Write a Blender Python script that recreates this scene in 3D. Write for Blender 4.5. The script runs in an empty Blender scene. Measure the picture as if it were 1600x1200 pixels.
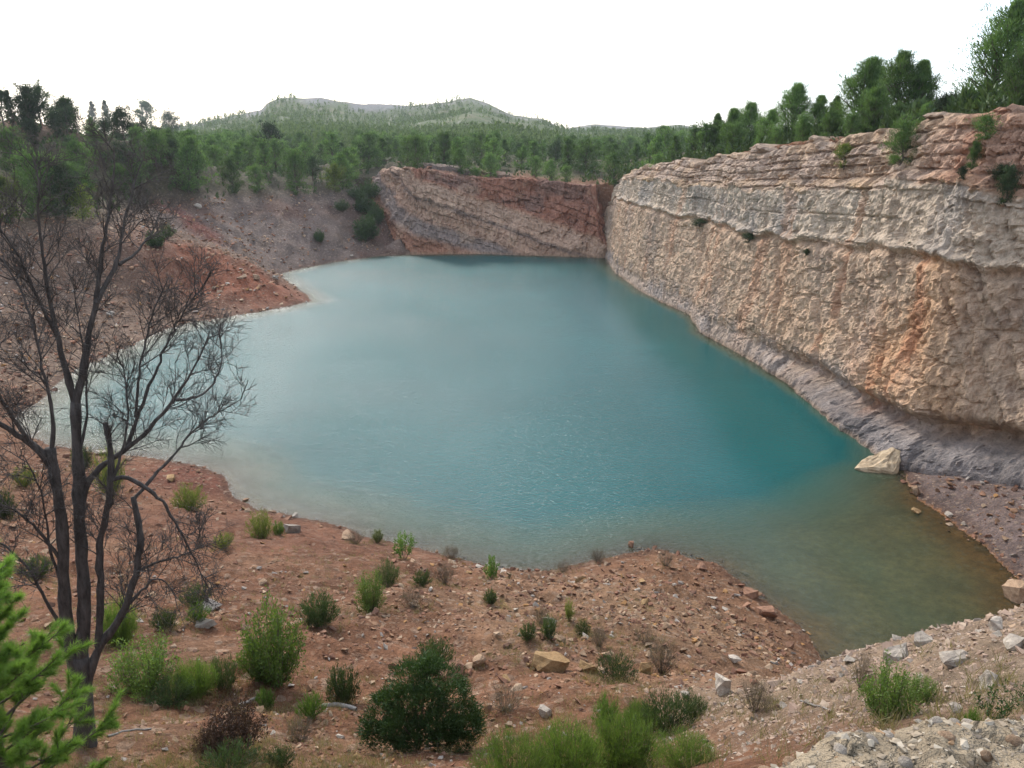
import bpy, bmesh, math, random
import numpy as np
from mathutils import Vector

# ------------------------------------------------------------------ camera, sky, sun, exposure
scene = bpy.context.scene
COL = scene.collection
F_PX, PITCH, CAM_H = 1232.0, math.radians(16.7), 20.0
cam_d = bpy.data.cameras.new('camera'); cam = bpy.data.objects.new('camera', cam_d); COL.objects.link(cam)
cam.location = (0, 0, CAM_H); cam.rotation_euler = (math.pi / 2 - PITCH, 0, 0)
cam_d.sensor_width = 36.0; cam_d.lens = 36.0 * F_PX / 1600.0
cam_d.clip_start = 0.05; cam_d.clip_end = 6000
scene.camera = cam

SUN_AZ, SUN_EL = math.radians(-26), math.radians(38)      # azimuth left of the view direction (+Y)
world = bpy.data.worlds.new('World'); scene.world = world; world.use_nodes = True
wn, wl = world.node_tree.nodes, world.node_tree.links
wn.clear()
w_out = wn.new('ShaderNodeOutputWorld'); w_bg = wn.new('ShaderNodeBackground')
w_sky = wn.new('ShaderNodeTexSky'); w_sky.sky_type = 'NISHITA'; w_sky.sun_disc = False
w_sky.sun_elevation = SUN_EL; w_sky.sun_rotation = SUN_AZ
w_sky.dust_density = 2.2; w_sky.air_density = 1.0
w_tc = wn.new('ShaderNodeTexCoord'); w_map = wn.new('ShaderNodeMapping'); w_map.inputs['Scale'].default_value = (1.0, 1.0, 2.6)
w_noise = wn.new('ShaderNodeTexNoise'); w_noise.inputs['Scale'].default_value = 2.2; w_noise.inputs['Detail'].default_value = 7.0
w_noise.inputs['Roughness'].default_value = 0.55
w_ramp = wn.new('ShaderNodeValToRGB')                     # thin cloud sheet covering nearly all of the sky
w_ramp.color_ramp.elements[0].position = 0.38; w_ramp.color_ramp.elements[0].color = (2.9, 3.3, 3.9, 1)
w_ramp.color_ramp.elements[1].position = 0.66; w_ramp.color_ramp.elements[1].color = (7.2, 8.1, 9.3, 1)
w_mix = wn.new('ShaderNodeMixRGB'); w_mix.blend_type = 'ADD'; w_mix.inputs['Fac'].default_value = 1.0
wl.new(w_tc.outputs['Generated'], w_map.inputs['Vector']); wl.new(w_map.outputs['Vector'], w_noise.inputs['Vector'])
wl.new(w_noise.outputs['Fac'], w_ramp.inputs['Fac'])
w_half = wn.new('ShaderNodeMixRGB'); w_half.blend_type = 'MULTIPLY'; w_half.inputs['Fac'].default_value = 1.0; w_half.inputs['Color2'].default_value = (.85, .85, .85, 1)
wl.new(w_sky.outputs['Color'], w_half.inputs['Color1']); wl.new(w_half.outputs['Color'], w_mix.inputs['Color1']); wl.new(w_ramp.outputs['Color'], w_mix.inputs['Color2'])
wl.new(w_mix.outputs['Color'], w_bg.inputs['Color']); w_bg.inputs['Strength'].default_value = 0.145
wl.new(w_bg.outputs['Background'], w_out.inputs['Surface'])

sun_d = bpy.data.lights.new('sun', 'SUN'); sun_d.energy = 3.2; sun_d.angle = math.radians(8); sun_d.color = (1.0, 0.97, 0.92)
sun = bpy.data.objects.new('sun', sun_d); COL.objects.link(sun)
SUN_V = Vector((math.sin(SUN_AZ) * math.cos(SUN_EL), math.cos(SUN_AZ) * math.cos(SUN_EL), math.sin(SUN_EL)))
sun.rotation_euler = SUN_V.to_track_quat('Z', 'Y').to_euler(); sun.location = SUN_V * 100 + Vector((0, 80, 0))

scene.view_settings.view_transform = 'Standard'; scene.view_settings.look = 'None'
scene.view_settings.exposure = 0.24; scene.view_settings.gamma = 1.0; scene.view_settings.use_curve_mapping = False
scene.cycles.max_bounces = 6; scene.cycles.transparent_max_bounces = 8; scene.cycles.volume_bounces = 0
scene.cycles.use_denoising = True

# ------------------------------------------------------------------ helpers: pixels, noise, meshes, materials
CP, SP = math.cos(PITCH), math.sin(PITCH)
def ray(px, py):
    u = (px - 800) / F_PX; v = (600 - py) / F_PX
    return np.array((u, CP + v * SP, -SP + v * CP))
def Pz(px, py, z=0.0):
    d = ray(px, py); t = (z - CAM_H) / d[2]; return np.array((d[0] * t, d[1] * t, z))
def Pd(px, py, y):
    d = ray(px, py); t = y / d[1]; return np.array((d[0] * t, y, CAM_H + d[2] * t))
def proj(p):
    x, y, z = p[0], p[1], p[2] - CAM_H
    dep = y * CP - z * SP; up = y * SP + z * CP
    return 800 + F_PX * x / dep, 600 - F_PX * up / dep

def h3(ix, iy, iz, s=0):
    a = (ix.astype(np.int64) * 374761393 + iy.astype(np.int64) * 668265263 + iz.astype(np.int64) * 2147483647 + s * 1274126177) & 0xFFFFFFFF
    a = ((a ^ (a >> 13)) * 1274126177) & 0xFFFFFFFF
    a = ((a ^ (a >> 16)) * 2246822519) & 0xFFFFFFFF
    a = (a ^ (a >> 15)) & 0xFFFFFFFF
    return a / 4294967295.0
def vn(x, y, z=None, s=0):
    x = np.asarray(x, float); y = np.asarray(y, float)
    z = np.zeros_like(x) + 0.37 if z is None else np.asarray(z, float)
    ix, iy, iz = np.floor(x), np.floor(y), np.floor(z)
    fx, fy, fz = x - ix, y - iy, z - iz
    fx = fx * fx * fx * (fx * (fx * 6 - 15) + 10); fy = fy * fy * fy * (fy * (fy * 6 - 15) + 10); fz = fz * fz * (3 - 2 * fz)
    r = 0
    for dx in (0, 1):
        wx = fx if dx else 1 - fx
        for dy in (0, 1):
            wy = fy if dy else 1 - fy
            for dz in (0, 1):
                wz = fz if dz else 1 - fz
                r = r + wx * wy * wz * h3(ix + dx, iy + dy, iz + dz, s)
    return r * 2 - 1
def fbm(x, y, z=None, o=4, s=0, g=0.5):
    r = 0; a = 1.0; n = 0
    for i in range(o):
        k = 2.03 ** i
        r = r + a * vn(x * k, y * k, None if z is None else z * k, s + i * 7); n += a; a *= g
    return r / n
def facet(x, y, z, s=0):
    """chiselled cells: distance to cell edge and a random tilted offset per cell"""
    ix, iy, iz = np.floor(x), np.floor(y), np.floor(z)
    best = np.full(x.shape, 9.0); sec = np.full(x.shape, 9.0); off = np.zeros(x.shape)
    for dx in (-1, 0, 1):
        for dy in (-1, 0, 1):
            for dz in (-1, 0, 1):
                cx, cy, cz = ix + dx, iy + dy, iz + dz
                px = cx + h3(cx, cy, cz, s + 1); py = cy + h3(cx, cy, cz, s + 2); pz = cz + h3(cx, cy, cz, s + 3)
                ex, ey, ez = x - px, y - py, z - pz
                d = np.sqrt(ex * ex + ey * ey + ez * ez)
                v = (h3(cx, cy, cz, s + 4) - .5) * 1.2 + ex * (h3(cx, cy, cz, s + 5) - .5) * 2 + ey * (h3(cx, cy, cz, s + 6) - .5) * 2 + ez * (h3(cx, cy, cz, s + 7) - .5) * 2
                m = d < best
                sec = np.where(m, best, np.minimum(sec, d)); off = np.where(m, v, off); best = np.where(m, d, best)
    return off, sec - best
def sst(a, b, x):
    t = np.clip((x - a) / (b - a), 0, 1); return t * t * (3 - 2 * t)
def lin(r, g, b):
    return tuple(((c / 255) / 12.92 if c / 255 <= 0.04045 else ((c / 255 + 0.055) / 1.055) ** 2.4) for c in (r, g, b))

def mesh_arr(name, V, Fs, smooth=False, mat=None):
    """mesh from numpy vertices and one or more face arrays (each of a fixed number of corners)"""
    if not isinstance(Fs, (list, tuple)): Fs = [Fs]
    Fs = [np.asarray(f, np.int32) for f in Fs if len(f)]
    me = bpy.data.meshes.new(name)
    V = np.asarray(V, np.float32)
    me.vertices.add(len(V)); me.vertices.foreach_set('co', V.ravel())
    nl = sum(f.size for f in Fs); npoly = sum(len(f) for f in Fs)
    me.loops.add(nl); me.loops.foreach_set('vertex_index', np.concatenate([f.ravel() for f in Fs]))
    tot = np.concatenate([np.full(len(f), f.shape[1], np.int32) for f in Fs])
    st = np.concatenate([[0], np.cumsum(tot)[:-1]]).astype(np.int32)
    me.polygons.add(npoly); me.polygons.foreach_set('loop_start', st)
    try: me.polygons.foreach_set('loop_total', tot)
    except Exception: pass
    me.polygons.foreach_set('use_smooth', np.full(npoly, smooth, bool))
    me.update(calc_edges=True); me.validate()
    if mat: me.materials.append(mat)
    return me
def add_col(me, name, C):
    a = me.attributes.new(name, 'FLOAT_COLOR', 'POINT')
    C = np.asarray(C, np.float32)
    if C.shape[1] == 3: C = np.concatenate([C, np.ones((len(C), 1), np.float32)], 1)
    a.data.foreach_set('color', C.ravel())
def add_val(me, name, v):
    a = me.attributes.new(name, 'FLOAT', 'POINT'); a.data.foreach_set('value', np.asarray(v, np.float32))
def obj(name, me, parent=None, loc=None):
    o = bpy.data.objects.new(name, me); COL.objects.link(o)
    if parent is not None: o.parent = parent
    if loc is not None: o.location = loc
    return o
def tag(o, label=None, cat=None, group=None, kind=None):
    if label: o['label'] = label
    if cat: o['category'] = cat
    if group: o['group'] = group
    if kind: o['kind'] = kind
    return o
def grid_faces(nr, nc):
    i = np.arange(nr - 1)[:, None] * nc + np.arange(nc - 1)[None, :]
    i = i.ravel(); return np.stack([i, i + 1, i + nc + 1, i + nc], 1)

class NT:
    def __init__(s, name):
        s.m = bpy.data.materials.new(name); s.m.use_nodes = True
        s.n = s.m.node_tree.nodes; s.l = s.m.node_tree.links; s.n.clear()
        s.out = s.n.new('ShaderNodeOutputMaterial')
    def node(s, t, **kw):
        nd = s.n.new('ShaderNode' + t)
        for k, v in kw.items():
            if k in nd.inputs.keys() or isinstance(k, int): s.set(nd, k, v)
            else: setattr(nd, k, v)
        return nd
    def set(s, nd, k, v):
        if hasattr(v, 'is_output'): s.l.new(v, nd.inputs[k])
        elif hasattr(v, 'outputs'): s.l.new(v.outputs[0], nd.inputs[k])
        else: nd.inputs[k].default_value = v
    def inp(s, nd, **kw):
        for k, v in kw.items(): s.set(nd, k.replace('_', ' '), v)
        return nd
    def attr(s, name): return s.node('Attribute', attribute_name=name)
    def math(s, op, a, b=None):
        nd = s.n.new('ShaderNodeMath'); nd.operation = op; s.set(nd, 0, a)
        if b is not None: s.set(nd, 1, b)
        return nd.outputs[0]
    def mix(s, f, a, b, mode='MIX'):
        nd = s.n.new('ShaderNodeMixRGB'); nd.blend_type = mode; s.set(nd, 'Fac', f)
        s.set(nd, 'Color1', a if not isinstance(a, tuple) else (a + (1,))[:4]); s.set(nd, 'Color2', b if not isinstance(b, tuple) else (b + (1,))[:4])
        return nd.outputs[0]
    def noise(s, vec, scale, detail=5, rough=.55):
        nd = s.n.new('ShaderNodeTexNoise'); s.l.new(vec, nd.inputs['Vector']); nd.inputs['Scale'].default_value = scale
        nd.inputs['Detail'].default_value = detail; nd.inputs['Roughness'].default_value = rough
        return nd.outputs['Fac']
    def ramp(s, f, p0, c0, p1, c1):
        nd = s.n.new('ShaderNodeMapRange'); s.set(nd, 'Value', f)
        nd.inputs['From Min'].default_value = p0; nd.inputs['From Max'].default_value = p1
        nd.inputs['To Min'].default_value = c0; nd.inputs['To Max'].default_value = c1
        return nd.outputs[0]
    def pos(s): return s.n.new('ShaderNodeNewGeometry').outputs['Position']
    def ocoord(s): return s.n.new('ShaderNodeTexCoord').outputs['Object']
    def bump(s, h, strength, dist, normal=None):
        nd = s.n.new('ShaderNodeBump'); s.l.new(h, nd.inputs['Height']); nd.inputs['Strength'].default_value = strength
        nd.inputs['Distance'].default_value = dist
        if normal is not None: s.l.new(normal, nd.inputs['Normal'])
        return nd.outputs[0]
    def princ(s, col, rough=.9, normal=None, spec=.25):
        b = s.n.new('ShaderNodeBsdfPrincipled'); s.set(b, 'Base Color', col if not isinstance(col, tuple) else (col + (1,))[:4])
        s.set(b, 'Roughness', rough); b.inputs['Specular IOR Level'].default_value = spec
        if normal is not None: s.l.new(normal, b.inputs['Normal'])
        return b.outputs[0]
    def done(s, sh): s.l.new(sh, s.out.inputs['Surface']); return s.m

# ---- materials
def mat_ground():
    t = NT('earth_and_rubble'); P = t.pos()
    c = t.attr('soil').outputs['Color']
    n1 = t.noise(P, 0.35, 6); n2 = t.noise(P, 2.2, 6, .6); n3 = t.noise(P, 14, 5, .7)
    v = t.node('TexVoronoi'); t.l.new(P, v.inputs['Vector']); v.inputs['Scale'].default_value = 3.2
    v2 = t.node('TexVoronoi'); t.l.new(P, v2.inputs['Vector']); v2.inputs['Scale'].default_value = 9.0
    val = t.math('MULTIPLY', t.ramp(n1, .3, .39, .7, .65), t.ramp(n2, .25, .58, .75, 1.36))
    val = t.math('MULTIPLY', val, t.ramp(n3, .25, .62, .75, 1.34))
    col = t.mix(1.0, c, val, 'MULTIPLY')
    st = t.attr('stony').outputs['Fac']
    # loose stones: some cells paler and greyer than the soil
    bw = t.n.new('ShaderNodeSeparateColor'); t.l.new(v.outputs['Color'], bw.inputs[0])
    pick = t.math('MULTIPLY', t.math('GREATER_THAN', bw.outputs[0], .60), t.math('LESS_THAN', v.outputs['Distance'], .46))
    pick = t.math('MULTIPLY', pick, t.math('MULTIPLY', st, t.ramp(n2, .35, 0.0, .6, 1.0)))
    stone = t.mix(bw.outputs[1], lin(132, 112, 96), lin(174, 152, 130))
    col = t.mix(t.math('MULTIPLY', pick, .55), col, stone)
    bw2 = t.n.new('ShaderNodeSeparateColor'); t.l.new(v2.outputs['Color'], bw2.inputs[0])
    pick2 = t.math('MULTIPLY', t.math('GREATER_THAN', bw2.outputs[0], .55), t.math('LESS_THAN', v2.outputs['Distance'], .45))
    col = t.mix(t.math('MULTIPLY', t.math('MULTIPLY', pick2, st), .35), col, t.mix(bw2.outputs[1], lin(112, 80, 62), lin(168, 140, 116)))
    nb = t.bump(n3, .8, .08); nb = t.bump(n2, .8, .30, nb)
    nb = t.bump(t.math('MULTIPLY', pick, t.math('SUBTRACT', .5, v.outputs['Distance'])), .7, .18, nb)
    nb = t.bump(t.math('MULTIPLY', pick2, t.math('SUBTRACT', .5, v2.outputs['Distance'])), .7, .06, nb)
    return t.done(t.princ(col, .95, nb, .15))
def mat_cliff():
    t = NT('cliff_rock'); P = t.pos()
    c = t.attr('rock').outputs['Color']
    mp = t.n.new('ShaderNodeMapping'); t.l.new(P, mp.inputs['Vector']); mp.inputs['Scale'].default_value = (1, 1, .45)
    n1 = t.noise(P, .5, 6, .6); n2 = t.noise(mp.outputs[0], 2.4, 7, .65); n3 = t.noise(P, 9, 6, .7)
    v = t.node('TexVoronoi', feature='DISTANCE_TO_EDGE'); t.l.new(mp.outputs[0], v.inputs['Vector']); v.inputs['Scale'].default_value = 1.6
    val = t.math('MULTIPLY', t.ramp(n1, .3, .98, .7, 1.32), t.ramp(n2, .28, .60, .72, 1.32))
    val = t.math('MULTIPLY', val, t.ramp(n3, .3, .82, .7, 1.18))
    col = t.mix(1.0, c, val, 'MULTIPLY')
    col = t.mix(t.ramp(n2, .52, 0, .75, .35), col, lin(176, 150, 126))
    nb = t.bump(n3, .8, .14); nb = t.bump(n2, .9, .6, nb)
    return t.done(t.princ(col, .92, nb, .15))
def mat_rock(name, c0, c1, scale=3.0):
    t = NT(name); P = t.ocoord()
    r = t.n.new('ShaderNodeObjectInfo').outputs['Random']
    n1 = t.noise(P, scale, 6, .6); n2 = t.noise(P, scale * 6, 6, .7)
    col = t.mix(t.ramp(n1, .3, 0, .7, 1), c0, c1)
    col = t.mix(1.0, col, t.math('MULTIPLY', t.ramp(n2, .3, .75, .7, 1.25), t.ramp(r, 0, .72, 1, 1.2)), 'MULTIPLY')
    nb = t.bump(n2, .5, .03); nb = t.bump(n1, .5, .12, nb)
    return t.done(t.princ(col, .92, nb, .15))
def mat_tint(name, base, rough=.9, nscale=6.0):
    """uses the per-vertex tint colour of joined small stones"""
    t = NT(name); P = t.pos()
    c = t.attr('tint').outputs['Color']
    n = t.noise(P, nscale, 5, .7)
    col = t.mix(1.0, c, t.ramp(n, .3, .75, .7, 1.22), 'MULTIPLY')
    return t.done(t.princ(col, rough, t.bump(n, .5, .03), .15))
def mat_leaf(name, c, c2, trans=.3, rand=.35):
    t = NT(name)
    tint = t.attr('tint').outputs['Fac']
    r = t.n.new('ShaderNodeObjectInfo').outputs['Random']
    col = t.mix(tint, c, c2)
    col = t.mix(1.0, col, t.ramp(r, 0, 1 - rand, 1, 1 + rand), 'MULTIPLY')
    d = t.princ(col, .6, None, .2)
    tr = t.n.new('ShaderNodeBsdfTranslucent'); t.l.new(t.mix(1.0, col, (1.25, 1.3, .6), 'MULTIPLY'), tr.inputs['Color'])
    mx = t.n.new('ShaderNodeMixShader'); mx.inputs[0].default_value = trans
    t.l.new(d, mx.inputs[1]); t.l.new(tr.outputs[0], mx.inputs[2])
    return t.done(mx.outputs[0])
def mat_bark(name, c0, c1, scale=9):
    t = NT(name); P = t.ocoord()
    mp = t.n.new('ShaderNodeMapping'); t.l.new(P, mp.inputs['Vector']); mp.inputs['Scale'].default_value = (1, 1, .25)
    n = t.noise(mp.outputs[0], scale, 6, .7)
    return t.done(t.princ(t.mix(t.ramp(n, .3, 0, .7, 1), c0, c1), .9, t.bump(n, .9, .03), .15))
def mat_water():
    t = NT('quarry_water'); P = t.pos()
    dep = t.attr('depth').outputs['Fac']
    clear = t.math('POWER', 2.718, t.math('MULTIPLY', dep, -1.0))
    body = t.mix(t.ramp(dep, .25, 0, 2.4, 1), (.085, .115, .066), (.003, .079, .077))
    n0 = t.noise(P, .035, 3)
    body = t.mix(1.0, body, t.ramp(n0, .3, .85, .7, 1.15), 'MULTIPLY')
    mp = t.n.new('ShaderNodeMapping'); t.l.new(P, mp.inputs['Vector']); mp.inputs['Rotation'].default_value = (0, 0, .5); mp.inputs['Scale'].default_value = (1.0, 1.9, 1)
    w1 = t.noise(mp.outputs[0], 3.3, 3, .6); w2 = t.noise(mp.outputs[0], .7, 2, .5)
    amp = t.math('MULTIPLY', t.ramp(t.noise(P, .05, 3), .35, .85, .65, 1.08), t.attr('wind').outputs['Fac'])
    nb = t.bump(t.math('MULTIPLY', w1, amp), 1.0, .18); nb = t.bump(t.math('MULTIPLY', w2, amp), 1.0, .10, nb)
    dif = t.n.new('ShaderNodeBsdfDiffuse'); t.l.new(body, dif.inputs['Color'])
    tra = t.n.new('ShaderNodeBsdfTransparent'); tra.inputs['Color'].default_value = (.80, .88, .82, 1)
    m1 = t.n.new('ShaderNodeMixShader'); t.l.new(clear, m1.inputs[0]); t.l.new(dif.outputs[0], m1.inputs[1]); t.l.new(tra.outputs[0], m1.inputs[2])
    gl = t.n.new('ShaderNodeBsdfGlossy'); gl.inputs['Roughness'].default_value = .175; t.l.new(nb, gl.inputs['Normal'])
    fr = t.n.new('ShaderNodeFresnel'); fr.inputs['IOR'].default_value = 1.33; t.l.new(nb, fr.inputs['Normal'])
    m2 = t.n.new('ShaderNodeMixShader'); t.l.new(fr.outputs[0], m2.inputs[0]); t.l.new(m1.outputs[0], m2.inputs[1]); t.l.new(gl.outputs[0], m2.inputs[2])
    return t.done(m2.outputs[0])
M_GROUND, M_CLIFF, M_WATER = mat_ground(), mat_cliff(), mat_water()

# ------------------------------------------------------------------ the lie of the land
# water line of the quarry lake (pixels on the water plane z = 0, then a few world points hidden behind the near spur)
SHORE_PX = [(945, 403), (960, 425), (1000, 455), (1040, 475), (1075, 492), (1095, 520), (1150, 550), (1200, 580), (1240, 602), (1290, 637),
            (1312, 657), (1370, 697), (1400, 722), (1412, 752), (1440, 782), (1475, 806), (1500, 822), (1545, 855), (1560, 872), (1590, 905), (1600, 935)]
SHORE = [Pz(*q)[:2] for q in SHORE_PX] + [np.array(q) for q in [(22.5, 28.0), (19.0, 23.5), (15.5, 20.5), (12.8, 20.0), (11.6, 22.0)]]
SHORE += [Pz(*q)[:2] for q in [(1320, 1085), (1290, 1045), (1250, 985), (1215, 955), (1180, 928), (1150, 905), (1120, 882), (1080, 872), (1040, 858), (990, 864),
         (930, 876), (870, 887), (800, 888), (740, 876), (690, 866), (640, 853), (600, 845), (565, 838), (545, 824), (500, 812), (450, 802), (400, 795), (365, 772), (356, 745), (330, 733), (290, 722),
         (215, 712), (140, 705), (70, 692), (30, 672), (22, 655), (50, 632), (90, 600), (130, 572), (165, 556), (200, 541), (240, 522), (290, 506), (340, 498), (400, 488), (450, 479), (488, 470),
         (470, 455), (448, 440), (438, 428), (470, 420), (520, 410), (555, 405), (590, 400), (640, 398), (700, 397), (760, 397), (815, 399), (870, 400)]]
SHORE = np.array(SHORE)
# right and back quarry walls: foot line, from the far left corner round to the right and out of the picture
BACK_PX = [(645, 398), (700, 397), (760, 397), (815, 399), (870, 400), (945, 403)]
BACK = np.array([(-37.0, 190.0), (-33.5, 179.0), (-29.6, 170.5), (-24.5, 161.0)] + [tuple(Pz(*q)[:2]) for q in BACK_PX] + [(24.0, 158.0)])
RIGHT_PX = [(945, 403), (960, 425), (1000, 455), (1040, 475), (1075, 490), (1095, 520), (1150, 550), (1200, 580), (1240, 600), (1290, 635), (1310, 655), (1370, 695), (1400, 720)]
RIGHT = np.array([(17.0, 163.0), (16.6, 155.0)] + [tuple(Pz(*q)[:2]) for q in RIGHT_PX] + [tuple(Pz(1450, 725, .6)[:2]), tuple(Pz(1520, 738, 1.0)[:2]), tuple(Pz(1600, 752, 1.5)[:2]), (31.5, 36.0), (34.0, 28.0), (38.0, 18.0), (44.0, 6.0)])
RIM_R = np.array([(900, 300), (950, 306), (962, 299), (975, 280), (987, 267), (1020, 258), (1094, 254), (1112, 243), (1206, 232), (1272, 223), (1381, 203), (1459, 190), (1506, 184), (1600, 187), (1700, 184), (1900, 180), (2600, 180)], float)
RIM_B = np.array([(560, 300), (584, 289), (600, 267), (619, 262), (681, 267), (712, 279), (744, 282), (790, 277), (847, 280), (909, 288), (950, 301), (980, 301), (1100, 301)], float)

def resample(P, step):
    P = np.asarray(P); d = np.r_[0, np.cumsum(np.hypot(*np.diff(P, axis=0).T))]
    n = int(d[-1] / step) + 1; s = np.linspace(0, d[-1], n)
    return np.stack([np.interp(s, d, P[:, 0]), np.interp(s, d, P[:, 1])], 1), s
def smooth1(a, k):
    w = np.hanning(2 * k + 3)[1:-1]; w /= w.sum()
    pad = [(k, k)] + [(0, 0)] * (a.ndim - 1)
    b = np.pad(a, pad, mode='edge') if a.ndim == 1 else np.concatenate([2 * a[:1] - a[k:0:-1], a, 2 * a[-1:] - a[-2:-k - 2:-1]])
    if a.ndim == 1: return np.convolve(b, w, 'valid')
    return np.stack([np.convolve(b[:, i], w, 'valid') for i in range(a.shape[1])], 1)
def wall_frame(base, rim, step, k, off0, zb_fn):
    B, s = resample(base, step); B = smooth1(B, k)
    T = np.gradient(B, axis=0); T /= np.hypot(T[:, 0], T[:, 1])[:, None]
    N = np.stack([-T[:, 1], T[:, 0]], 1); N = smooth1(N, k * 3); N /= np.hypot(N[:, 0], N[:, 1])[:, None]
    R = B + N * off0
    zr = np.zeros(len(B)); z = np.full(len(B), 12.0)
    for it in range(8):       # the rim's height follows from the traced rim line and the wall's own distance
        px = np.array([proj((R[i, 0], R[i, 1], z[i]))[0] for i in range(len(B))])
        py = np.interp(px, rim[:, 0], rim[:, 1])
        z = np.array([Pd(px[i], py[i], R[i, 1])[2] if R[i, 1] > 25 else z[i] for i in range(len(B))])
    far = R[:, 1] < 30
    if far.any(): z[far] = z[~far][-1]
    return dict(B=B, N=N, s=s, zr=smooth1(z, k * 2), zb=zb_fn(B), off=off0)
STEP = .17
WR = wall_frame(RIGHT, RIM_R, STEP, 9, 4.2, lambda B: np.interp(-B[:, 1], [-60, -49, -42, -20], [0, 0, 1.5, 3.0]))
WB = wall_frame(BACK, RIM_B, .22, 9, 5.0, lambda B: np.zeros(len(B)))
WALL = np.concatenate([WB['B'][:-60], WR['B'][80:]])[::6]
WALLN = np.concatenate([WB['N'][:-60], WR['N'][80:]])[::6]
WALLOFF = np.concatenate([np.full(len(WB['B'][:-60]), WB['off']), np.full(len(WR['B'][80:]), WR['off'])])[::6]
WALLZ = np.concatenate([WB['zr'][:-60], WR['zr'][80:]])[::6]

def seg_dist(X, Y, P, closed):
    A = P; Bq = np.roll(P, -1, 0) if closed else P[1:]
    if not closed: A = P[:-1]
    best = np.full(X.shape, 1e9); idx = np.zeros(X.shape, int)
    for i in range(len(A)):
        ax, ay = A[i]; bx, by = Bq[i]; dx, dy = bx - ax, by - ay; L = dx * dx + dy * dy + 1e-9
        t = np.clip(((X - ax) * dx + (Y - ay) * dy) / L, 0, 1)
        d = (X - ax - t * dx) ** 2 + (Y - ay - t * dy) ** 2
        m = d < best; best = np.where(m, d, best); idx = np.where(m, i, idx)
    return np.sqrt(best), idx
def inside(X, Y, P):
    c = np.zeros(X.shape, bool); n = len(P); j = n - 1
    for i in range(n):
        xi, yi = P[i]; xj, yj = P[j]
        if yi != yj: c ^= ((yi > Y) != (yj > Y)) & (X < (xj - xi) * (Y - yi) / (yj - yi) + xi)
        j = i
    return c
class RBF:
    def __init__(s, pts, c):
        P = np.array(pts, float); s.P = P[:, :2]; s.c = c; n = len(P)
        d = np.sqrt(((s.P[:, None] - s.P[None]) ** 2).sum(-1) + c * c)
        A = np.zeros((n + 3, n + 3)); A[:n, :n] = d - np.eye(n) * .05; A[:n, n] = 1; A[:n, n + 1:] = s.P; A[n, :n] = 1; A[n + 1:, :n] = s.P.T
        s.w = np.linalg.solve(A, np.r_[P[:, 2], 0, 0, 0])
    def __call__(s, X, Y):
        r = s.w[-3] + s.w[-2] * X + s.w[-1] * Y
        for i in range(len(s.P)): r = r + s.w[i] * np.sqrt((X - s.P[i, 0]) ** 2 + (Y - s.P[i, 1]) ** 2 + s.c ** 2)
        return r
LOW = [(0, 0, 17.6), (-3, 0, 17.4), (3, 0, 17.8), (0, -8, 18.5), (10, -6, 19), (-12, -6, 17.5), (-9, 2, 16.2), (0, 3, 16.0), (2.2, 3, 16.9), (5, 3, 17.4), (9, 4, 17.6), (15, 6, 18), (24, 4, 20), (-20, 8, 15), (-40, 15, 15), (-60, 40, 12), (-75, 60, 14),
       (7, 13, 9.5), (10, 14.5, 7.5), (13, 16, 5.5), (16, 14, 9), (22, 18, 6), (27, 27, 2.2), (30, 33, 2.0), (20, 12, 12), (29.5, 40, 1.6), (27.2, 45, .7), (26, 38, .6)]
for q in [(600, 1195, 9.5), (900, 1195, 8.6), (1100, 1190, 7.4), (300, 1195, 8.6), (50, 1195, 8.2), (130, 1150, 9.6), (650, 1165, 10.8), (400, 1100, 12), (900, 1100, 12.2), (1080, 1110, 11),
          (600, 1000, 17.5), (300, 1000, 16.5), (900, 1000, 18.5), (1150, 1000, 22), (100, 1000, 15.5), (100, 850, 29), (300, 850, 30), (500, 900, 26), (750, 950, 22), (1050, 950, 25.5), (-150, 1000, 16), (-200, 850, 28), (-300, 700, 45),
          (1420, 1008, 9.4), (1500, 985, 9.8), (1600, 978, 10.2), (1500, 1060, 6.5), (1250, 1130, 6.6), (1400, 1115, 6.0), (1600, 1060, 5.8), (1200, 1090, 14.5), (1260, 1095, 17), (1700, 985, 10.5),
          (0, 195, 150), (60, 205, 145), (150, 216, 150), (260, 238, 150), (320, 262, 165), (100, 330, 112), (0, 330, 108), (0, 400, 95), (150, 400, 100), (250, 398, 104), (330, 402, 110), (400, 425, 113), (440, 448, 111), (0, 500, 80), (0, 580, 68), (100, 500, 86), (200, 470, 96), (300, 450, 103), (60, 560, 76), (180, 520, 87),
          (-100, 300, 110), (-200, 500, 80), (-250, 250, 130), (-100, 180, 160), (0, 600, 62), (-50, 640, 55), (0, 750, 42), (-60, 700, 48),
          (265, 312, 146), (330, 303, 155), (400, 300, 160), (470, 299, 164), (540, 302, 168), (565, 322, 168), (575, 300, 180), (350, 360, 138), (300, 350, 134), (430, 360, 146), (500, 360, 152), (560, 372, 158), (590, 388, 156), (250, 345, 130), (610, 385, 159),
          (600, 350, 162.5), (585, 318, 170), (620, 376, 157.5), (575, 345, 163), (608, 385, 155), (330, 275, 190), (450, 268, 200), (550, 262, 205), (200, 260, 180)]:
    LOW.append(tuple(Pd(*q)))
for i in range(0, len(SHORE)):
    if 12 < i < 21 or i > 25: LOW.append((SHORE[i][0], SHORE[i][1], 0.0))
PLAT = []
for i in range(0, len(WALL), 14):
    r = WALL[i] + WALLN[i] * (WALLOFF[i] + 2.5); PLAT.append((r[0], r[1], WALLZ[i] + .3))
for q in [(620, 258, 185), (700, 262, 195), (800, 262, 200), (900, 262, 200), (650, 245, 230), (800, 245, 240), (950, 247, 240), (450, 262, 210), (1000, 245, 200), (1100, 236, 180)]: PLAT.append(tuple(Pd(*q)))
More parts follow.
